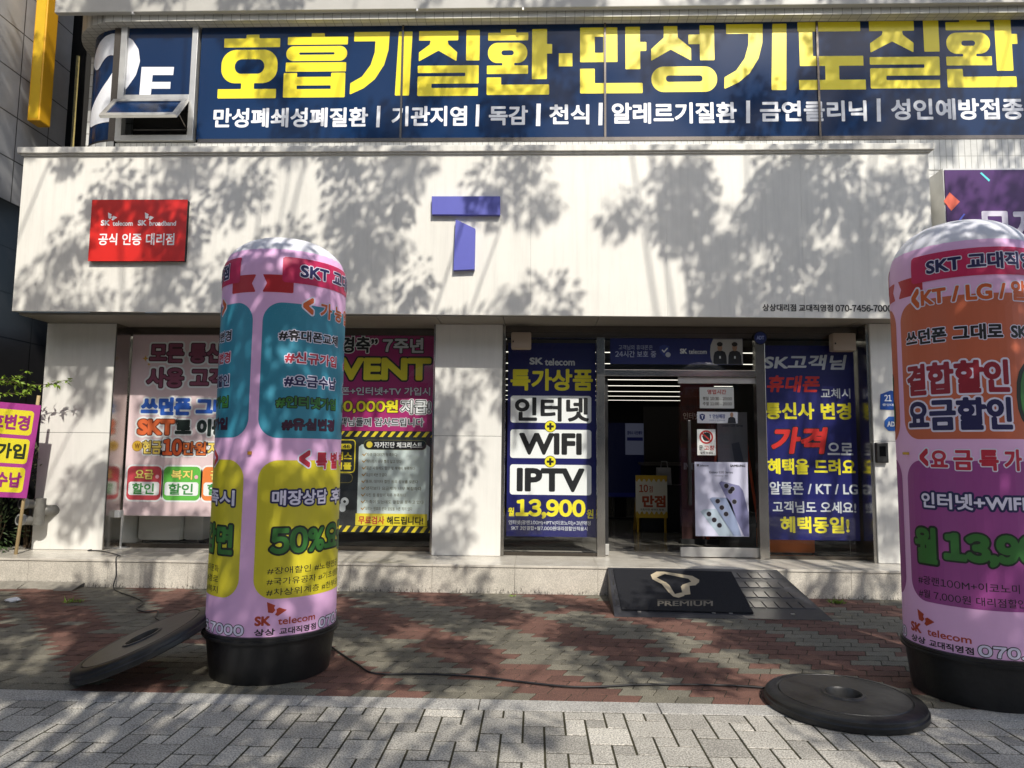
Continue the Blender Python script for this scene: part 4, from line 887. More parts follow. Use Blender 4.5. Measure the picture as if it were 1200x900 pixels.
# lids of the pots
LP = [(.0, .0), (.418, .0), (.424, .006), (.424, .03), (.416, .036), (.414, .052), (.405, .060), (.375, .068), (.352, .070), (.346, .062), (.340, .070), (.12, .068), (.112, .076), (.098, .076), (.094, .068), (.09, .022), (.0, .022)]
def lid(label, loc, mtx):
    t = thing('pot_lid', label, 'lid', (0, 0, 0), 'round black pot lids'); ORG[t.name] = (0, 0, 0)
    mb = MB(); mb.lathe(LP[1:10]+[LP[10]], 96, cap0=True); mb.build('rim', M['black_plastic'], t, smooth=35, world=False)
    mb = MB(); mb.lathe(LP[10:], 96); mb.build('plate', M['lid_plastic'], t, smooth=35, world=False)
    t.matrix_world = Matrix.Translation(loc) @ mtx; return t
lid('black round pot lid lying flat on paving beside the right tube', (1.745, 4.20, .002), Matrix.Rotation(R(0.4), 4, 'Y'))
P0 = Vector((-2.66, 4.22, .012)); P1 = Vector((-2.115, 4.77, .30)); uu = (P1-P0).normalized(); tt = Vector((uu.y, -uu.x, 0)).normalized(); nn = tt.cross(uu)
q_ = Matrix.Rotation(R(9), 3, uu); cdir = (Vector((0, 0, CAMZ))-P0)
if (q_ @ nn).dot(cdir) > nn.dot(cdir): q_ = Matrix.Rotation(R(-9), 3, uu)
tt, nn = q_ @ tt, q_ @ nn
lid('black round pot lid leaning against pot of the left tube', P0+uu*.424+Vector((-.03, -.01, .012)), Matrix((tt, uu, nn)).transposed().to_4x4())

# ================================================================== RAMP, MAT, CABLES
RY0, RY1, RH = 6.32, 7.235, .275
def onramp(px, py):
    d = ray(px, py); m_ = RH/(RY1-RY0); k = (m_*(0-RY0)-CAMZ)/(d.z-m_*d.y); return Vector((0, 0, CAMZ))+d*k
rl0, rr0 = .70, 2.56; rl1, rr1 = .735, 2.40
t = thing('ramp', 'dark ribbed access ramp leading up to shop step', 'ramp', ((rl0+rr0)/2, RY0, 0))
rp = lambda f, s, l=0: (rl0+(rl1-rl0)*s+f*((rr0+(rr1-rr0)*s)-(rl0+(rl1-rl0)*s)), RY0+(RY1-RY0)*s-l*.29, .003+(RH-.003)*s+l*.957)
mb = MB(); mb.add([rp(0, 0), rp(1, 0), rp(1, 1), rp(0, 1), (rl0, RY0, 0), (rr0, RY0, 0), (rr1, RY1, 0), (rl1, RY1, 0)], [(0, 1, 2, 3), (4, 7, 6, 5), (0, 4, 5, 1), (1, 5, 6, 2), (3, 7, 4, 0), (2, 6, 7, 3)])
rub = mat('ramp_rubber', '37373b', .5, var=.3, vscale=8)
mb.build('slope', rub, t)
for j in range(4):
    mb = MB()
    for i in range(16):
        f0, f1 = .02+i*.0605, .02+i*.0605+.05; s0, s1 = .2+j*.2, .2+j*.2+.11
        A0 = [rp(f0, s0, .005), rp(f1, s0, .005), rp(f1, s1, .005), rp(f0, s1, .005)]; B0 = [rp(f0-.003, s0-.008, .0005), rp(f1+.003, s0-.008, .0005), rp(f1+.003, s1+.008, .0005), rp(f0-.003, s1+.008, .0005)]
        mb.add(A0+B0, [(0, 1, 2, 3)]+[(k, 4+k, 4+(k+1) % 4, (k+1) % 4) for k in range(4)])
    mb.build('rib', mat('ramp_rib', '333337', .4, var=.25, vscale=10), t)
mb = MB()
for f in (.12, .47, .55, .84): c_ = rp(f, .09, .002); mb.box(c_[0]-.015, c_[0]+.015, c_[1]-.01, c_[1]+.01, c_[2]-.003, c_[2]+.004)
mb.build('screw', M['alu'], t)
cn = [onramp(*q) for q in ((728.5, 716), (883, 720), (857, 671.5), (718.5, 668))]
t = thing('door_mat', 'black door mat with beige ribbon emblem on the access ramp', 'mat', tuple(cn[0]))
nrm = Vector((0, -.29, .957))
mb = MB(); mb.add([tuple(c_+nrm*.016) for c_ in cn]+[tuple(c_+nrm*.008) for c_ in cn], [(0, 1, 2, 3), (0, 4, 5, 1), (1, 5, 6, 2), (2, 6, 7, 3), (3, 7, 4, 0)]); mb.build('pile', mat('mat_pile', '12131a', .95, var=.25, vscale=30, bump=.5, bscale=300), t)
RA2 = Func(lambda u, v, l: np.array([tuple(onramp(a_, b2)+nrm*(.0165+l)) for a_, b2 in zip(u, v)]), 1, 2.2); RA2.run = 60
bei = mat('mat_beige', 'b7a88c', .95)
ox, oy, s_ = 690, 640, 1/4.286
T_ = lambda L_: [(ox+a_*s_, oy+b2*s_) for a_, b2 in L_]
polys(t, RA2, [T_([(310, 152), (340, 136), (352, 160), (340, 166)]), T_([(340, 136), (375, 136), (382, 148), (352, 160)]), T_([(375, 136), (520, 158), (500, 172), (382, 148)]), T_([(520, 158), (555, 178), (552, 192), (515, 188), (500, 172)]), T_([(515, 186), (552, 190), (535, 205), (462, 212), (470, 202)]),
    T_([(462, 210), (505, 206), (510, 250), (472, 255)]), T_([(472, 240), (480, 258), (450, 268), (425, 262), (430, 250)]), T_([(310, 152), (340, 166), (385, 190), (365, 198), (320, 175)]), T_([(385, 188), (405, 205), (432, 250), (425, 262), (400, 240), (365, 197)])], bei, .5, 'emblem')
lettering(t, RA2, 'PREMIUM', (770.5, 706.3, 835, 712.3), mat('mat_letter', '7a7264', .95), .02)
polys(t, RA2, [[(770, 705), (833, 705.3), (833, 705.7), (770, 705.4)]], mat('mat_letter', '7a7264', .95), 1, 'rule')

def smooth_path(P, n=8):
    P = [Vector(p) for p in P]; out = []
    for i in range(len(P)-1):
        p0, p1, p2, p3 = P[max(i-1, 0)], P[i], P[i+1], P[min(i+2, len(P)-1)]
        for k in range(n):
            t_ = k/n; out.append(.5*((2*p1)+(p2-p0)*t_+(2*p0-5*p1+4*p2-p3)*t_*t_+(3*p1-p0-3*p2+p3)*t_**3))
    return out+[P[-1]]
mb = MB(); mb.tube(smooth_path([atZ(*q, .012) for q in [(385, 755), (397, 764), (420, 779), (440, 789), (500, 790), (560, 793), (620, 800), (680, 805), (760, 802), (850, 803), (897, 806)]]), .0062)
tag(mb.build('power_cable', M['cable'], smooth=True), 'black cable snaking over brick paving from left tube towards flat lid', 'cable')
mb = MB(); P_ = [atZ(*q, ZS+.006) for q in [(142, 612), (140, 632), (128, 636), (118, 642), (103, 645), (120, 646), (140, 651)]]
P_[0] = Vector((P_[1].x, P_[1].y, .55))
q = atY(136, 654, 7.235); P_ += [q, Vector((q.x+.02, 7.22, .13)), Vector((q.x+.08, 7.1, .015))]+[atZ(*k_, .012) for k_ in [(155, 699), (168, 706), (160, 713), (170, 717), (185, 716), (183, 725), (205, 730), (246, 729)]]
mb.tube(smooth_path(P_), .0055); tag(mb.build('power_cable', M['cable'], smooth=True), 'thin black cable running from window corner down the step to left tube', 'cable')

# thin stand with white plug box at the window corner
b0 = atZ(141, 642, ZS); zt_ = atY(141, 598, b0.y).z
t = thing('plug_stand', 'slim metal rod with white plug box at left window corner', 'stand', tuple(b0))
mb = MB(); mb.tube([(b0.x, b0.y, ZS+.01), (b0.x, b0.y, zt_)], .012); mb.build('rod', M['alu'], t, smooth=40)
mb = MB(); mb.lathe([(.012, .012), (.05, .008), (.09, .0)], 24, (b0.x, b0.y, ZS+.001)); mb.build('foot', M['alu'], t)
mb = MB(); mb.box(b0.x-.11, b0.x-.015, b0.y-.04, b0.y+.03, zt_-.08, zt_, bev=.008); mb.build('plug_box', C('e4e4e0', .4), t)

# ================================================================== INTERIOR THINGS
for i, (py, xl, xr) in enumerate([(400, -5.0, 4.0), (415, -5.0, 4.0), (428, -5.0, 4.0), (437, -5, 4), (446.5, -5, 4), (453.5, -5, 4), (460, -5, 4), (465.5, -5, 4), (470.2, -5, 4)]):
    zc = 2.76; d = ray(760, py); Yc = d.y*(zc-CAMZ)/d.z
    t = thing('ceiling_light', 'long white tube light on the shop ceiling', 'ceiling light', (0, Yc, zc), 'tube lights on shop ceiling')
    mb = MB(); mb.box(xl, xr, Yc-.010, Yc+.010, zc+.017, zc+.025); mb.build('light_tube', M['led'], t)
    mb = MB(); mb.box(xl, xr, Yc-.03, Yc+.03, zc+.026, RZ-.001); mb.build('fitting', M['room_wall'], t)
# A-frame board
p = atZ(762, 624, ZS); Yc = p.y; A = panel_at(745, 557, 782, 607, Yc); x0, x1, z0, z1 = A.w
t = thing('sandwich_board', 'yellow and white sandwich board standing inside the open doorway', 'sign board', (p.x, Yc, ZS))
mb = MB(); mb.box(x0, x1, Yc, Yc+.02, z0, z1, bev=.004); mb.build('board', C('f7f3e2', .5), t)
for xa in (x0+.01, x1-.05):
    for s in (-1, 1): MB().tube([(xa+.02, Yc+.03+.04*(s > 0), z0+.35), (xa+.02+(.0), Yc+.01+.36*(s > 0), ZS+.001)], .02, 6).build('leg', C('d0a52a', .5), t)
wv = lambda base, s: [(745, base)]+[(745+37*k/24, base+s*(6+2.2*math.sin(k*1.7))) for k in range(25)]+[(782, base)]
polys(t, A, [wv(557, 1)], C('e6bd38'), 1, 'border'); polys(t, A, [wv(607, -1)], C('e6bd38'), 1, 'border')
lettering(t, A, '10', (749, 568, 759.5, 577), C('c0562e'), .03); lettering(t, A, '점', (760.5, 569.5, 765, 577), C('c0562e'), .02); lettering(t, A, '만점', (752.5, 580.5, 780, 594.5), C('c0562e'), .06); lettering(t, A, '개통하면 혜택이 팡팡', (750, 596, 778, 598.5), C('7a6a40'), .01)
# display screen
A = panel_at(700, 495.5, 755, 583, 12.5); x0, x1, z0, z1 = A.w
t = thing('display_screen', 'tall dark blue display screen inside the shop', 'screen', ((x0+x1)/2, 12.5, z0))
mb = MB(); mb.box(x0, x1, 12.5, 12.56, z0, z1); mb.build('panel', mat('screen_blue', '090e2c', .3, emit=.12), t)
polys(t, A, [[(733, 496), (754.5, 496), (754.5, 533), (733, 533)]], mat('screen_white', '6a6f86', .3, emit=.12), 1, 'picture'); polys(t, A, [[(735, 512.5), (753.5, 512.5), (753.5, 516.5), (735, 516.5)]], mat('screen_line', '1b2160', .3, emit=.06), 2, 'picture'); lettering(t, A, '갤럭시 사전예약', (735, 505, 753, 509.5), mat('screen_line', '1b2160'), .03, lift=2)
polys(t, A, [[(700.5, 577.5), (754, 577.5), (754, 582), (700.5, 582)]], mat('screen_line', '1b2160'), 1, 'picture')
mb = MB(); mb.box((x0+x1)/2-.1, (x0+x1)/2+.1, 12.57, 12.63, ZS, z0+.4); mb.box((x0+x1)/2-.4, (x0+x1)/2+.4, 12.4, 12.8, ZS, ZS+.03); mb.build('stand', M['room_dark'], t)
# counter with partition, chair, shopping bag
p = atZ(790, 600, ZS); x0, x1 = atY(757, 540, 11.5).x, atY(806, 540, 11.5).x
t = thing('counter', 'dark service counter with screen partition deep in the shop', 'counter', ((x0+x1)/2, 11.5, ZS))
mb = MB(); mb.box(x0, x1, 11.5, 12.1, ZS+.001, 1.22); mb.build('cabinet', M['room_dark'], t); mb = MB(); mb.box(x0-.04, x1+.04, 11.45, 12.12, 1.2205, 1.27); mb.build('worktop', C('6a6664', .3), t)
mb = MB(); mb.box(x0+.05, x1, 12.0, 12.05, 1.271, 2.2); mb.build('partition', C('3c3a3a', .6), t)
A = panel_at(770, 548, 787, 568, 10.6); x0, x1, z0, z1 = A.w
def chair(lb, px, py, rz):
    p = atZ(px, py, ZS); t = thing('chair', lb, 'chair', tuple(p)); g = C('77787a', .4)
    for sx in (-1, 1):
        for sy in (-1, 1):
            MB().tube([(p.x+sx*.21, p.y+sy*.2, ZS+.001), (p.x+sx*.18, p.y+sy*.17, ZS+.44)], .014, 6).build('leg', g, t)
    mb = MB(); mb.box(p.x-.22, p.x+.22, p.y-.22, p.y+.22, ZS+.441, ZS+.48, bev=.015); mb.build('seat', C('3a3a3c', .5), t)
    mb = MB(); mb.box(p.x-.22, p.x-.19, p.y-.2, p.y+.2, ZS+.56, ZS+.9, bev=.012); mb.tube([(p.x-.2, p.y-.15, ZS+.47), (p.x-.205, p.y-.15, ZS+.57)], .012); mb.tube([(p.x-.2, p.y+.15, ZS+.47), (p.x-.205, p.y+.15, ZS+.57)], .012); mb.build('backrest', C('45464a', .5), t)
chair('grey plastic chair inside the open doorway left of board', 731, 598, 0)
t = thing('shopping_bag', 'white paper shopping bag behind the yellow board', 'bag', ((x0+x1)/2, 10.6, z0)); zb0 = z0
mb = MB(); mb.prism([(x0, z0), (x1, z0), (x1-.01, z1), (x0+.01, z1)], 10.6, 10.72); mb.build('bag_body', C('b9b9be', .6), t); mb = MB(); mb.tube([((x0+x1)/2-.05, 10.6, z1), ((x0+x1)/2-.04, 10.6, z1+.09), ((x0+x1)/2+.04, 10.6, z1+.09), ((x0+x1)/2+.05, 10.6, z1)], .008, 6); mb.build('bag_handle', C('a9a9ae', .6), t)
mb = MB(); mb.box(x0-.25, x1+.3, 10.5, 10.9, ZS+.001, zb0-.001, bev=.01); tag(mb.build('side_table', C('17181a', .5)), 'black low cabinet carrying the white paper bag', 'table')
# poster stand and orange bench behind the glass
A = panel_at(798, 450, 838, 600, 9.2); x0, x1, z0, z1 = A.w
t = thing('roll_up_banner', 'dim red poster seen through the glass door', 'banner', ((x0+x1)/2, 9.2, ZS)); mb = MB(); mb.box(x0, x1, 9.2, 9.21, ZS+.06, z1); mb.build('sheet', C('40201f', .6, var=.2), t); mb = MB(); mb.box(x0-.02, x1+.02, 9.15, 9.28, ZS+.001, ZS+.06); mb.build('base', M['room_dark'], t)
lettering(t, A, '결합할인', (801, 466, 835, 478), C('2c1213'), .04); lettering(t, A, '인터넷 변경', (801, 484, 835, 492), C('c8c0b8'), .02); lettering(t, A, 'INTERNET', (801, 543, 835, 551), C('8a8890'), .03)
A = panel_at(841, 483, 876, 545, 9.0); x0, x1, z0, z1 = A.w
t = thing('phone_poster', 'pale phone poster on easel behind the glass door', 'poster', ((x0+x1)/2, 9.0, ZS)); mb = MB(); mb.box(x0, x1, 9.0, 9.01, z0, z1); mb.build('sheet', C('9a9ba6', .5, var=.1), t); mb = MB(); mb.tube([(x1-.05, 9.05, z1), (x1+.2, 9.2, ZS+.001)], .018); mb.tube([(x0+.05, 9.05, z1), (x0-.1, 9.2, ZS+.001)], .018); mb.build('easel', C('b8431c', .5), t)
lettering(t, A, 'Galaxy S26 Series', (846, 497, 871, 501), C('4a4c5c'), .015); polys(t, A, [[(857, 520), (866, 518), (872, 545), (861, 545)]], C('6a6c7c'), 1, 'phone_picture')
x0, x1 = atY(900, 640, 8.3).x, atY(955, 640, 8.3).x; z1 = atY(925, 632, 8.3).z+.09
t = thing('bench', 'orange padded bench behind glass below the red worded banner', 'bench', ((x0+x1)/2, 8.4, ZS)); mb = MB(); mb.box(x0, x1, 8.28, 8.75, ZS+.02, z1, bev=.03); mb.build('cushion', C('c0641e', .5, var=.12), t, smooth=40)
mb = MB(); mb.box(x0+.03, x1-.03, 8.3, 8.72, ZS+.001, ZS+.02); mb.build('base', M['black_plastic'], t)
# cabinet seen under the pink banner
x0, x1 = atY(161, 620, 8.55).x, atY(236, 620, 8.55).x
t = thing('white_cabinet', 'rounded white cabinet under the pink banner in left window', 'cabinet', ((x0+x1)/2, 8.8, ZS)); mb = MB(); mb.box(x0, x1-.25, 8.55, 9.2, ZS+.03, 1.15, bev=.04); mb.build('front_body', C('d6d5cc', .4), t, smooth=40); mb = MB(); mb.box(x1-.249, x1, 8.6, 9.15, ZS+.03, 1.1, bev=.04); mb.build('side_body', C('bdbcb4', .4), t, smooth=40); mb = MB(); mb.box(x0+.05, x1-.05, 8.6, 9.1, ZS+.001, ZS+.0295); mb.build('plinth', M['room_dark'], t)
x0, x1 = atY(124, 620, 8.75).x, atY(158, 620, 8.75).x
mb = MB(); mb.box(x0, x1, 8.75, 8.9, ZS+.001, 1.0, bev=.01); tag(mb.build('display_stand', C('8f8c80', .5)), 'beige display stand left of the white cabinet in window', 'stand')

# ================================================================== LEFT NEIGHBOUR AND GARDEN
nb = thing('neighbour_building', 'grey panelled building with black stone base at left edge', 'building', (-6.4, 6, 0))
XN = -6.4; mb = MB(); mb.box(-12, XN, 3.0, 9.08, 4.38, 14); mb.build('wall', M['grey_panel'], nb); mb = MB(); mb.box(-12, XN+.012, 2.98, 9.09, 0, 4.378); mb.build('base_wall', M['black_stone'], nb)
mb = MB(); mb.box(-8.0, -5.5, 9.6, 9.7, 0, 14); mb.build('gap_shade_sheet', M['dark'], nb)  # near-black sheet: the gap's shade is put into its colour
mb = MB(); g0 = atY(88, 165, 9.3); g1 = atY(91.5, 66, 9.3); mb.tube([(g0.x, 9.3, 2), (g1.x, 9.3, g1.z)], .022); tag(mb.build('drain_pipe', C('b8a86a', .5, var=.3, vscale=14), smooth=True), 'thin yellowish pipe in narrow gap between buildings', 'pipe')
yb = thing('projecting_sign', 'tall yellow projecting sign box high on grey building', 'sign', (-6.3, 8.4, 6))
YS0 = 8.2; xa, xb = atY(31.5, 141, YS0).x, atY(46, 141, YS0).x; xa = max(xa, XN+.06); zb_ = atY(40, 141, YS0).z; yb1 = atX(59, 149.5, xb).y
mb = MB(); mb.box(xa, xb, YS0, yb1, zb_, 9.5, bev=.012); mb.build('sign_box', C('d9a21a', .4, var=.06), yb); mb = MB(); mb.box(xa+.02, xb-.02, YS0-.004, YS0-.0005, zb_+.03, 9.45); mb.build('face_panel', C('d2ab20', .4, var=.06), yb)
mb = MB(); mb.box(XN+.001, xa-.001, YS0+.1, YS0+.16, 7.5, 7.56); mb.build('bracket', M['dark_steel'], yb)
# leaning street banner
p0, p1 = atY(-34, 468, 7.45), atY(48, 475, 7.45); q0, q1 = atY(-50, 580, 7.45), atY(31, 584, 7.45)
t = thing('stand_banner', 'purple hanging banner with three yellow boxes beside left pillar', 'banner', (p1.x-.3, 7.45, .2))
def SBf(u, v, l):
    out = []
    for a_, b2 in zip(u, v):
        tp = p0.lerp(p1, a_); bt = q0.lerp(q1, a_); w_ = tp.lerp(bt, b2); out.append((w_.x, 7.45-l+.006*math.sin(a_*9), w_.z))
    return np.array(out)
SA = Func(SBf, (p1-p0).length, (p0-q0).length); SA.run = 3
mb = MB(); n = 16; us = np.repeat(np.linspace(0, 1, n+1), 2); vsx = np.tile([0., 1.], n+1); V = SBf(us, vsx, 0).tolist(); mb.add(V, [(2*k+1, 2*k+3, 2*k+2, 2*k) for k in range(n)]); mb.build('sheet', C('a03a86', .5), t)
for k, (s, cc) in enumerate([('번호변경', '8e2a70'), ('TV가입', '26301c'), ('요금수납', '8e2a70')]):
    v = .07+k*.305; rrect(t, SA, (.06, v, .92, v+.265), .04, C('d6c92e'), name='yellow_box', lift=1); lettering(t, SA, s, (.16 if k != 1 else .2, v+.05, .88, v+.215), C(cc), .05, lift=3)
mb = MB(); e0 = atY(45, 470, 7.5); e1 = atY(17, 640, 7.5); mb.tube([(e0.x, 7.5, e0.z+.06), (e1.x, 7.5, 0.0)], .017); mb.build('pole', C('a8926a', .7), t, smooth=True)
# siamese fire hose inlet
t = thing('hose_inlet', 'twin grey fire hose inlet beside the left pillar', 'hydrant', tuple(atY(35, 600, 7.6)))
c0 = atY(44, 599, 7.74); 
mb = MB(); mb.tube([c0, c0+Vector((.12, .2, 0))], .06, 16); mb.build('riser', M['inlet'], t, smooth=True)
mb = MB(); mb.tube([atY(47, 584, 7.74), atY(44, 615, 7.74)], .062, 18); mb.build('body', M['inlet'], t, smooth=40)
for (a_, b2) in [(27, 590), (24, 609)]:
    c0 = atY(a_+17, b2+1, 7.74)
    e = atY(a_, b2, 7.6); mb = MB(); mb.tube([c0, e], .05, 18); mb.build('outlet', M['inlet'], t, smooth=40)
    mb = MB(); d = (e-Vector(c0)).normalized(); mb.tube([e-d*.03, e+d*.02], .06, 18); o_ = mb.build('collar', C('8f8f8c', .4), t, smooth=40)
    mb = MB(); mb.tube([e+d*.021, e+d*.024], .04, 18); mb.build('cap', C('2c2c2c', .5), o_)
# planting: leaves
LEAF = mat('leaf', '7f9a33', .5, var=.3, vscale=12); LEAF2 = mat('leaf_dark', '33471f', .55, var=.4, vscale=9)
TREEL = mat('tree_leaf', '4f6b2b', .55, var=.35, vscale=5)
def leaf(mb, p, d, L_, w_, roll=0):
    d = Vector(d).normalized(); s = d.cross(Vector((random.gauss(0, .4), random.gauss(0, .4), 1))).normalized(); n_ = s.cross(d)
    p = Vector(p); b2 = [p, p+d*L_*.35+s*w_/2+n_*.08*L_, p+d*L_, p+d*L_*.35-s*w_/2+n_*.08*L_]
    mb.add(b2, [(0, 1, 2, 3)])
t = thing('twig', 'bright green leafy twig reaching across the left pillar edge', 'plant', (-6.0, 7.4, 1.9))
mb = MB(); lm = MB()
for (x0_, y0_, x1_, y1_) in [(-30, 452, 76, 446), (-20, 470, 40, 452), (-25, 452, 28, 437)]:
    a_, b2 = atY(x0_, y0_, 7.55), atY(x1_, y1_, 7.55); pts = [a_.lerp(b2, k/8)+Vector((0, random.uniform(-.03, .03), .03*math.sin(k*.8))) for k in range(9)]; mb.tube(pts, .006, 5, r1=.002)
    for k in range(90):
        p_ = pts[min(int(random.random()*8.6), 8)]+Vector((random.gauss(0, .02), random.gauss(0, .03), random.gauss(0, .015))); leaf(lm, p_, (random.gauss(.6, .6), random.gauss(0, .6), random.gauss(-.25, .4)), random.uniform(.05, .08), .03)
# stem down to the garden bed
a_ = atY(-30, 452, 7.55); mb.tube([a_, a_+Vector((-.15, .1, -.9)), (a_.x-.2, 7.7, 0)], .008, 6, r1=.014)
mb.build('stem', C('4a3a26', .8), t); lm.build('foliage', LEAF, t)
for k, (px, py, Y, rad, n_, lb) in enumerate([(-5, 610, 7.7, .32, 520, 'dark low shrub behind the twin hose inlet'), (38, 545, 8.0, .22, 260, 'pale shrub between purple banner and left pillar')]):
    c_ = atY(px, py, Y); t = thing('shrub', lb, 'shrub', (c_.x, Y, 0)); lm = MB(); mb = MB()
    for i in range(n_):
        v = Vector((random.gauss(0, 1), random.gauss(0, 1), random.gauss(0, 1))).normalized()*rad*random.random()**.4; v.z *= 1.3; leaf(lm, c_+v, v+Vector((0, 0, .1)), random.uniform(.04, .07), .025)
    for i in range(7): mb.tube([(c_.x+random.uniform(-.05, .05), Y, 0), c_+Vector((random.uniform(-.2, .2), random.uniform(-.1, .1), random.uniform(-.1, .25)))], .01, 5, r1=.004)
    lm.build('foliage', LEAF2 if k == 0 else mat('leaf_pale', '7a8060', .6, var=.4), t); mb.build('stem', C('4a3a26', .8), t)
mb = MB(); mb.box(-9, -5.97, 7.2, 9.5, -.05, .035); o = mb.build('garden_soil', mat('garden_soil', '2f2a22', .95, var=.5, vscale=14, bump=.8, bscale=20)); o['kind'] = 'structure'
def rock(lb, c_, r_, seed):
    random.seed(seed); bm = bmesh.new(); bmesh.ops.create_icosphere(bm, subdivisions=3, radius=1)
    for v in bm.verts:
        n_ = v.co.copy(); k = 1+.22*math.sin(n_.x*3.1+seed)+.16*math.sin(n_.y*4.3+seed*2)+.12*math.sin(n_.z*5+n_.x*2); v.co = Vector((n_.x*r_[0], n_.y*r_[1], n_.z*r_[2]))*k+Vector(c_)
    mb = MB(); bm.verts.index_update(); mb.add([v.co for v in bm.verts], [[v.index for v in f.verts] for f in bm.faces]); bm.free(); return tag(mb.build('rock', mat('rock_grey', '5a5855', .85, var=.4, vscale=7, bump=.7, bscale=18), smooth=60), lb, 'rock', 'garden rocks by the step')
rock('dark grey garden rock just left of the white pillar foot', (-6.22, 7.75, .16), (.26, .2, .2), 3); rock('grey garden rock at left edge beside the step end', (-6.75, 7.4, .13), (.26, .2, .17), 5)
# broken concrete at the foot of the step's left end
mb = MB(); random.seed(4)
for i in range(9):
    x = -6.35+i*.2; w_ = .19; d_ = random.uniform(.12, .22); mb.add([(x, 7.243-d_, .004), (x+w_, 7.243-d_*random.uniform(.7, 1.1), .004), (x+w_, 7.243, .05), (x, 7.243, .055), (x, 7.243-d_, -.03), (x+w_, 7.243-d_, -.03)], [(0, 1, 2, 3), (4, 5, 1, 0)])
o = mb.build('broken_kerb', M['concrete']); tag(o, 'crumbled concrete edging at foot of the step left end', 'kerb')
c_ = atZ(15, 703, .02); mb = MB(); random.seed(2); bm = bmesh.new(); bmesh.ops.create_icosphere(bm, subdivisions=2, radius=1)
mb.add([(c_.x+v.co.x*.07*random.uniform(.8, 1.2), c_.y+v.co.y*.05*random.uniform(.8, 1.2), .022+v.co.z*.022*random.uniform(.7, 1.3)) for v in bm.verts], [[v.index for v in f.verts] for f in bm.faces]); bm.free()
tag(mb.build('paper_scrap', C('e8e8e8', .7)), 'crumpled white paper scrap on ground at left edge', 'litter')
random.seed(11)
for k, (px, py, n_, sz, lb) in enumerate([(85, 706, 46, .07, 'small grass tuft in brick joints near left lid'), (646, 694, 30, .05, 'small weed at the foot of the step left of the ramp'), (981, 707, 70, .06, 'dark green weed at the foot of the step right of ramp'), (600, 699, 18, .03, 'tiny weed sprig on bricks under the middle of step')]):
    p_ = atZ(px, py, 0); t = MB()
    for i in range(n_):
        a_ = random.uniform(0, 6.28); r_ = random.random()*sz*1.3; leaf(t, (p_.x+r_*math.cos(a_), p_.y+r_*math.sin(a_)*.6, -.002), (random.gauss(0, .6), random.gauss(0, .6), random.uniform(.3, 1)), random.uniform(.5, 1)*sz, .009)
    tag(t.build('weed', LEAF), lb, 'weed', 'weeds in the paving')

# ================================================================== STREET TREES (behind the viewer; their shade falls on the shop)
# density of foliage seen along the sunbeams, on the upright sheet Y = TY; x runs along the street, z is height there
TY = -1.5; TA = math.tan(SUN_AZ); TE = math.tan(SUN_EL)/math.cos(SUN_AZ)
def sheet(X, Y, Z): k = Y-TY; return X+TA*k, Z+TE*k
DENS = []   # (x0,x1,z0,z1,density) gathered from shop coordinates
def shade(Y, z0, z1, xs, ds):
    for (xa, xb), d in zip(zip(xs[:-1], xs[1:]), ds):
        a_ = sheet(xa, Y, z0); b2 = sheet(xb, Y, z1); DENS.append((a_[0], b2[0], a_[1], b2[1], d))
XS = [-5.7, -4.9, -4.2, -3.5, -2.7, -1.8, -1.0, -.3, .3, .9, 1.5, 2.2, 3.0, 3.8, 4.6, 5.8]
shade(8.0, 5.9, 6.75, XS, [.4, .25, .2, .25, .25, .35, .5, .5, .25, .03, .03, .1, .5, .6, .6, .6])
shade(8.0, 5.0, 5.9, XS, [.5, .35, .4, .6, .4, .4, .6, .45, .25, .03, .03, .15, .7, .65, .6, .6])
shade(7.8, 6.72, 7.3, XS, [.6]*15)
shade(YF, 4.15, 4.7, XS, [.35, .45, .55, .6, .6, .6, .45, .4, .2, .25, .8, .85, .7, .6, .6])
shade(YF, 3.75, 4.15, XS, [.4, .5, .45, .45, .55, .6, .35, .2, .07, .3, .85, .88, .8, .6, .6])
shade(YF, 3.3, 3.75, XS, [.35, .4, .4, .45, .65, .55, .25, .15, .03, .08, .8, .88, .8, .6, .6])
shade(YF, 2.85, 3.3, XS, [.5, .5, .6, .6, .65, .5, .45, .6, .35, .6, .85, .8, .7, .6, .6])
shade(7.95, 1.3, 2.4, XS, [.4, .35, .35, .35, .45, .45, .35, .3, .2, .35, .5, .45, .4, .3, .4, .4])
shade(7.95, .3, 1.3, XS, [.5, .4, .4, .45, .45, .4, .4, .3, .25, .4, .5, .45, .4, .3, .4, .4])
shade(6.6, 0, .62, XS, [.6, .7, .75, .65, .7, .7, .6, .55, .5, .6, .75, .7, .5, .35, .4, .4])
shade(5.6, 0, .96, XS, [.6, .7, .75, .75, .75, .75, .7, .65, .6, .65, .7, .65, .6, .55, .5, .5])
shade(4.6, 0, .96, XS, [.6, .7, .7, .7, .7, .7, .65, .55, .5, .6, .65, .65, .7, .7, .6, .6])
shade(3.2, 0, 1.3, XS, [.5, .6, .65, .7, .7, .65, .5, .15, .03, .08, .4, .65, .65, .6, .5, .5])
shade(4.1, .4, 2.6, [2.2, 2.7, 3.1], [.45, .4]); shade(4.3, .4, 2.6, [-2.1, -1.7, -1.3], [.25, .25])
def shade_wall(X, Y0_, Y1_, z0, z1, d):
    a_ = sheet(X, Y0_, z0); b2 = sheet(X, Y1_, z1); DENS.append((min(a_[0], b2[0])-.15, max(a_[0], b2[0])+.15, z0+TE*((Y0_+Y1_)/2-TY), z1+TE*((Y0_+Y1_)/2-TY), d))
shade_wall(-6.4, 7.4, 9.1, 3.2, 6.6, .75)
tree_x = [-5.6, -.75, 5.4, 9.3]
bark = mat('bark', '6b5f50', .9, var=.4, vscale=9, bump=.9, bscale=22)
clusters = []
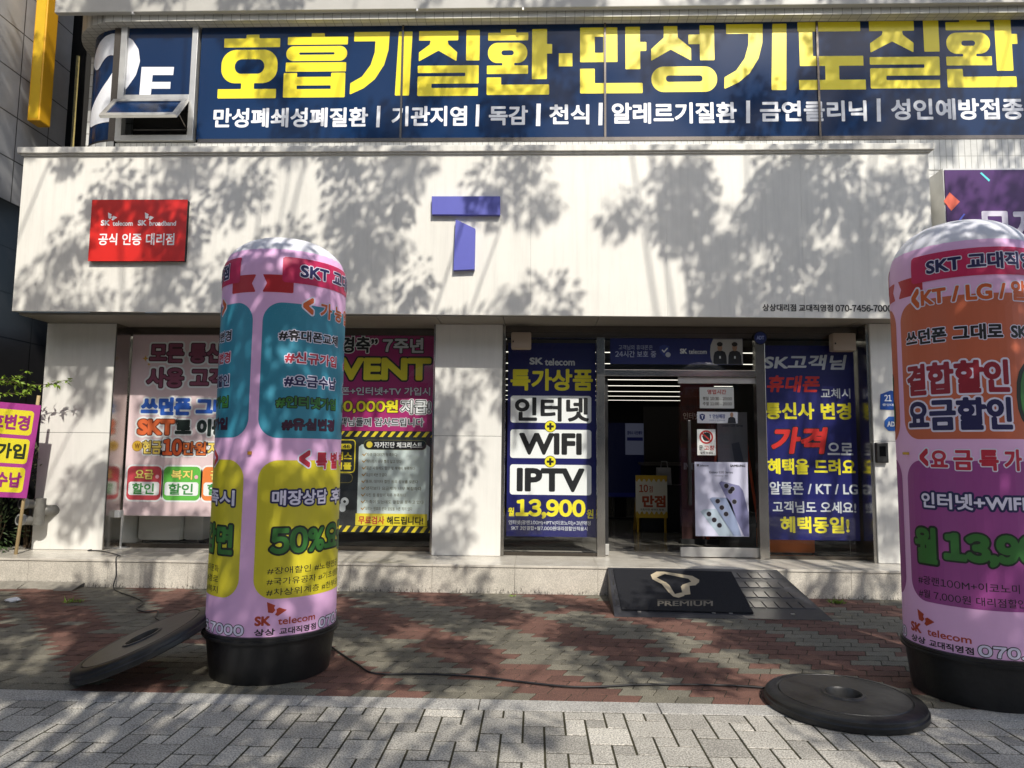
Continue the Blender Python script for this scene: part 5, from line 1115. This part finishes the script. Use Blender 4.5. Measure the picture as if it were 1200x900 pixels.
for (x0, x1, z0, z1, d) in DENS:
    area = (x1-x0)*(z1-z0); nC = area*(-math.log(1-min(d*.9, .95)))/(.26*.85)
    n_ = int(nC)+(rng.random() < nC-int(nC))
    for i in range(n_):
        X = rng.uniform(x0, x1); Z = rng.uniform(z0, z1); dy = 4.9+rng.uniform(-1.3, 1.0)
        while dy > -1.2 and (Z-TE*dy < 4.8 or Z-TE*dy-CAMZ < .95*max(TY+dy, 0)): dy -= .15
        dy -= rng.uniform(0, .5)
        clusters.append((X-TA*dy, TY+dy, Z-TE*dy))
trees = []
for k, tx in enumerate(tree_x):
    lb = ['street tree standing left of the viewer by the road', 'street tree directly behind the viewer by the road', 'street tree standing right of the viewer by the road', 'street tree furthest right behind the viewer by the road'][k]
    t = thing('street_tree', lb, 'tree', (tx, TY-.4, 0), 'street trees along the pavement')
    mine = [c_ for c_ in clusters if min(range(4), key=lambda q: abs(tree_x[q]-c_[0])) == k]
    lm = MB(); mb = MB(); H_ = max([c_[2] for c_ in mine]+[9])
    trunk = [Vector((tx+.12*math.sin(i*.9+k), TY-.4+.08*math.cos(i*1.3+k), H_*.72*i/10)) for i in range(11)]; mb.tube(trunk, .23, 12, r1=.03)
    for ci, c_ in enumerate(mine):
        c_ = Vector(c_); rad = rng.uniform(.18, .40)
        for i in range(int(260*(rad/.32)**2)):
            v = Vector(rng.normal(0, 1, 3)).normalized()*rad*rng.random()**.6; leaf(lm, c_+v, v+Vector((0, 0, -.2)), rng.uniform(.08, .115), .06)
        if ci % 3 == 0:
            zb = max(2.5, c_.z-.9-1.1*math.hypot(c_.x-tx, c_.y-TY+.4)); i = min(int(zb/(H_*.072)), 9); st_ = trunk[i]
            mid = st_.lerp(c_, .5)+Vector((0, 0, .25)); mb.tube([st_, mid, c_], .03, 5, r1=.008)
    mb.build('trunk', bark, t, smooth=True); lm.build('crown', TREEL, t)

# ================================================================== ACROSS THE ROAD (unseen blocks added to darken glass reflections and cut sky fill)
random.seed(5)
for k, (x0, x1, h, cc, lb) in enumerate([(-30, -14, 13, '5d6166', 'added grey block across the road at far left'), (-13.8, -2, 16, '595d63', 'added tall grey block across the road behind the viewer'), (-1.8, 11, 12, '686c72', 'added lighter grey block across the road behind the viewer'), (11.2, 30, 15, '565a60', 'added dark block across the road at far right')]):
    t = thing('added_opposite_block', lb, 'building', ((x0+x1)/2, -24, 0)); mb = MB(); mb.box(x0, x1, -34, -24, 0, h); mb.build('wall', mat('wall_'+cc, cc, .85, var=.2, vscale=.6), t)
    for fl_ in range(int(h//3.2)):
        mb = MB(); mb.box(x0+.6, x1-.6, -23.995, -23.9, .9+fl_*3.2, 2.7+fl_*3.2); mb.build('window_band', mat('far_glass', '20262e', .15), t)
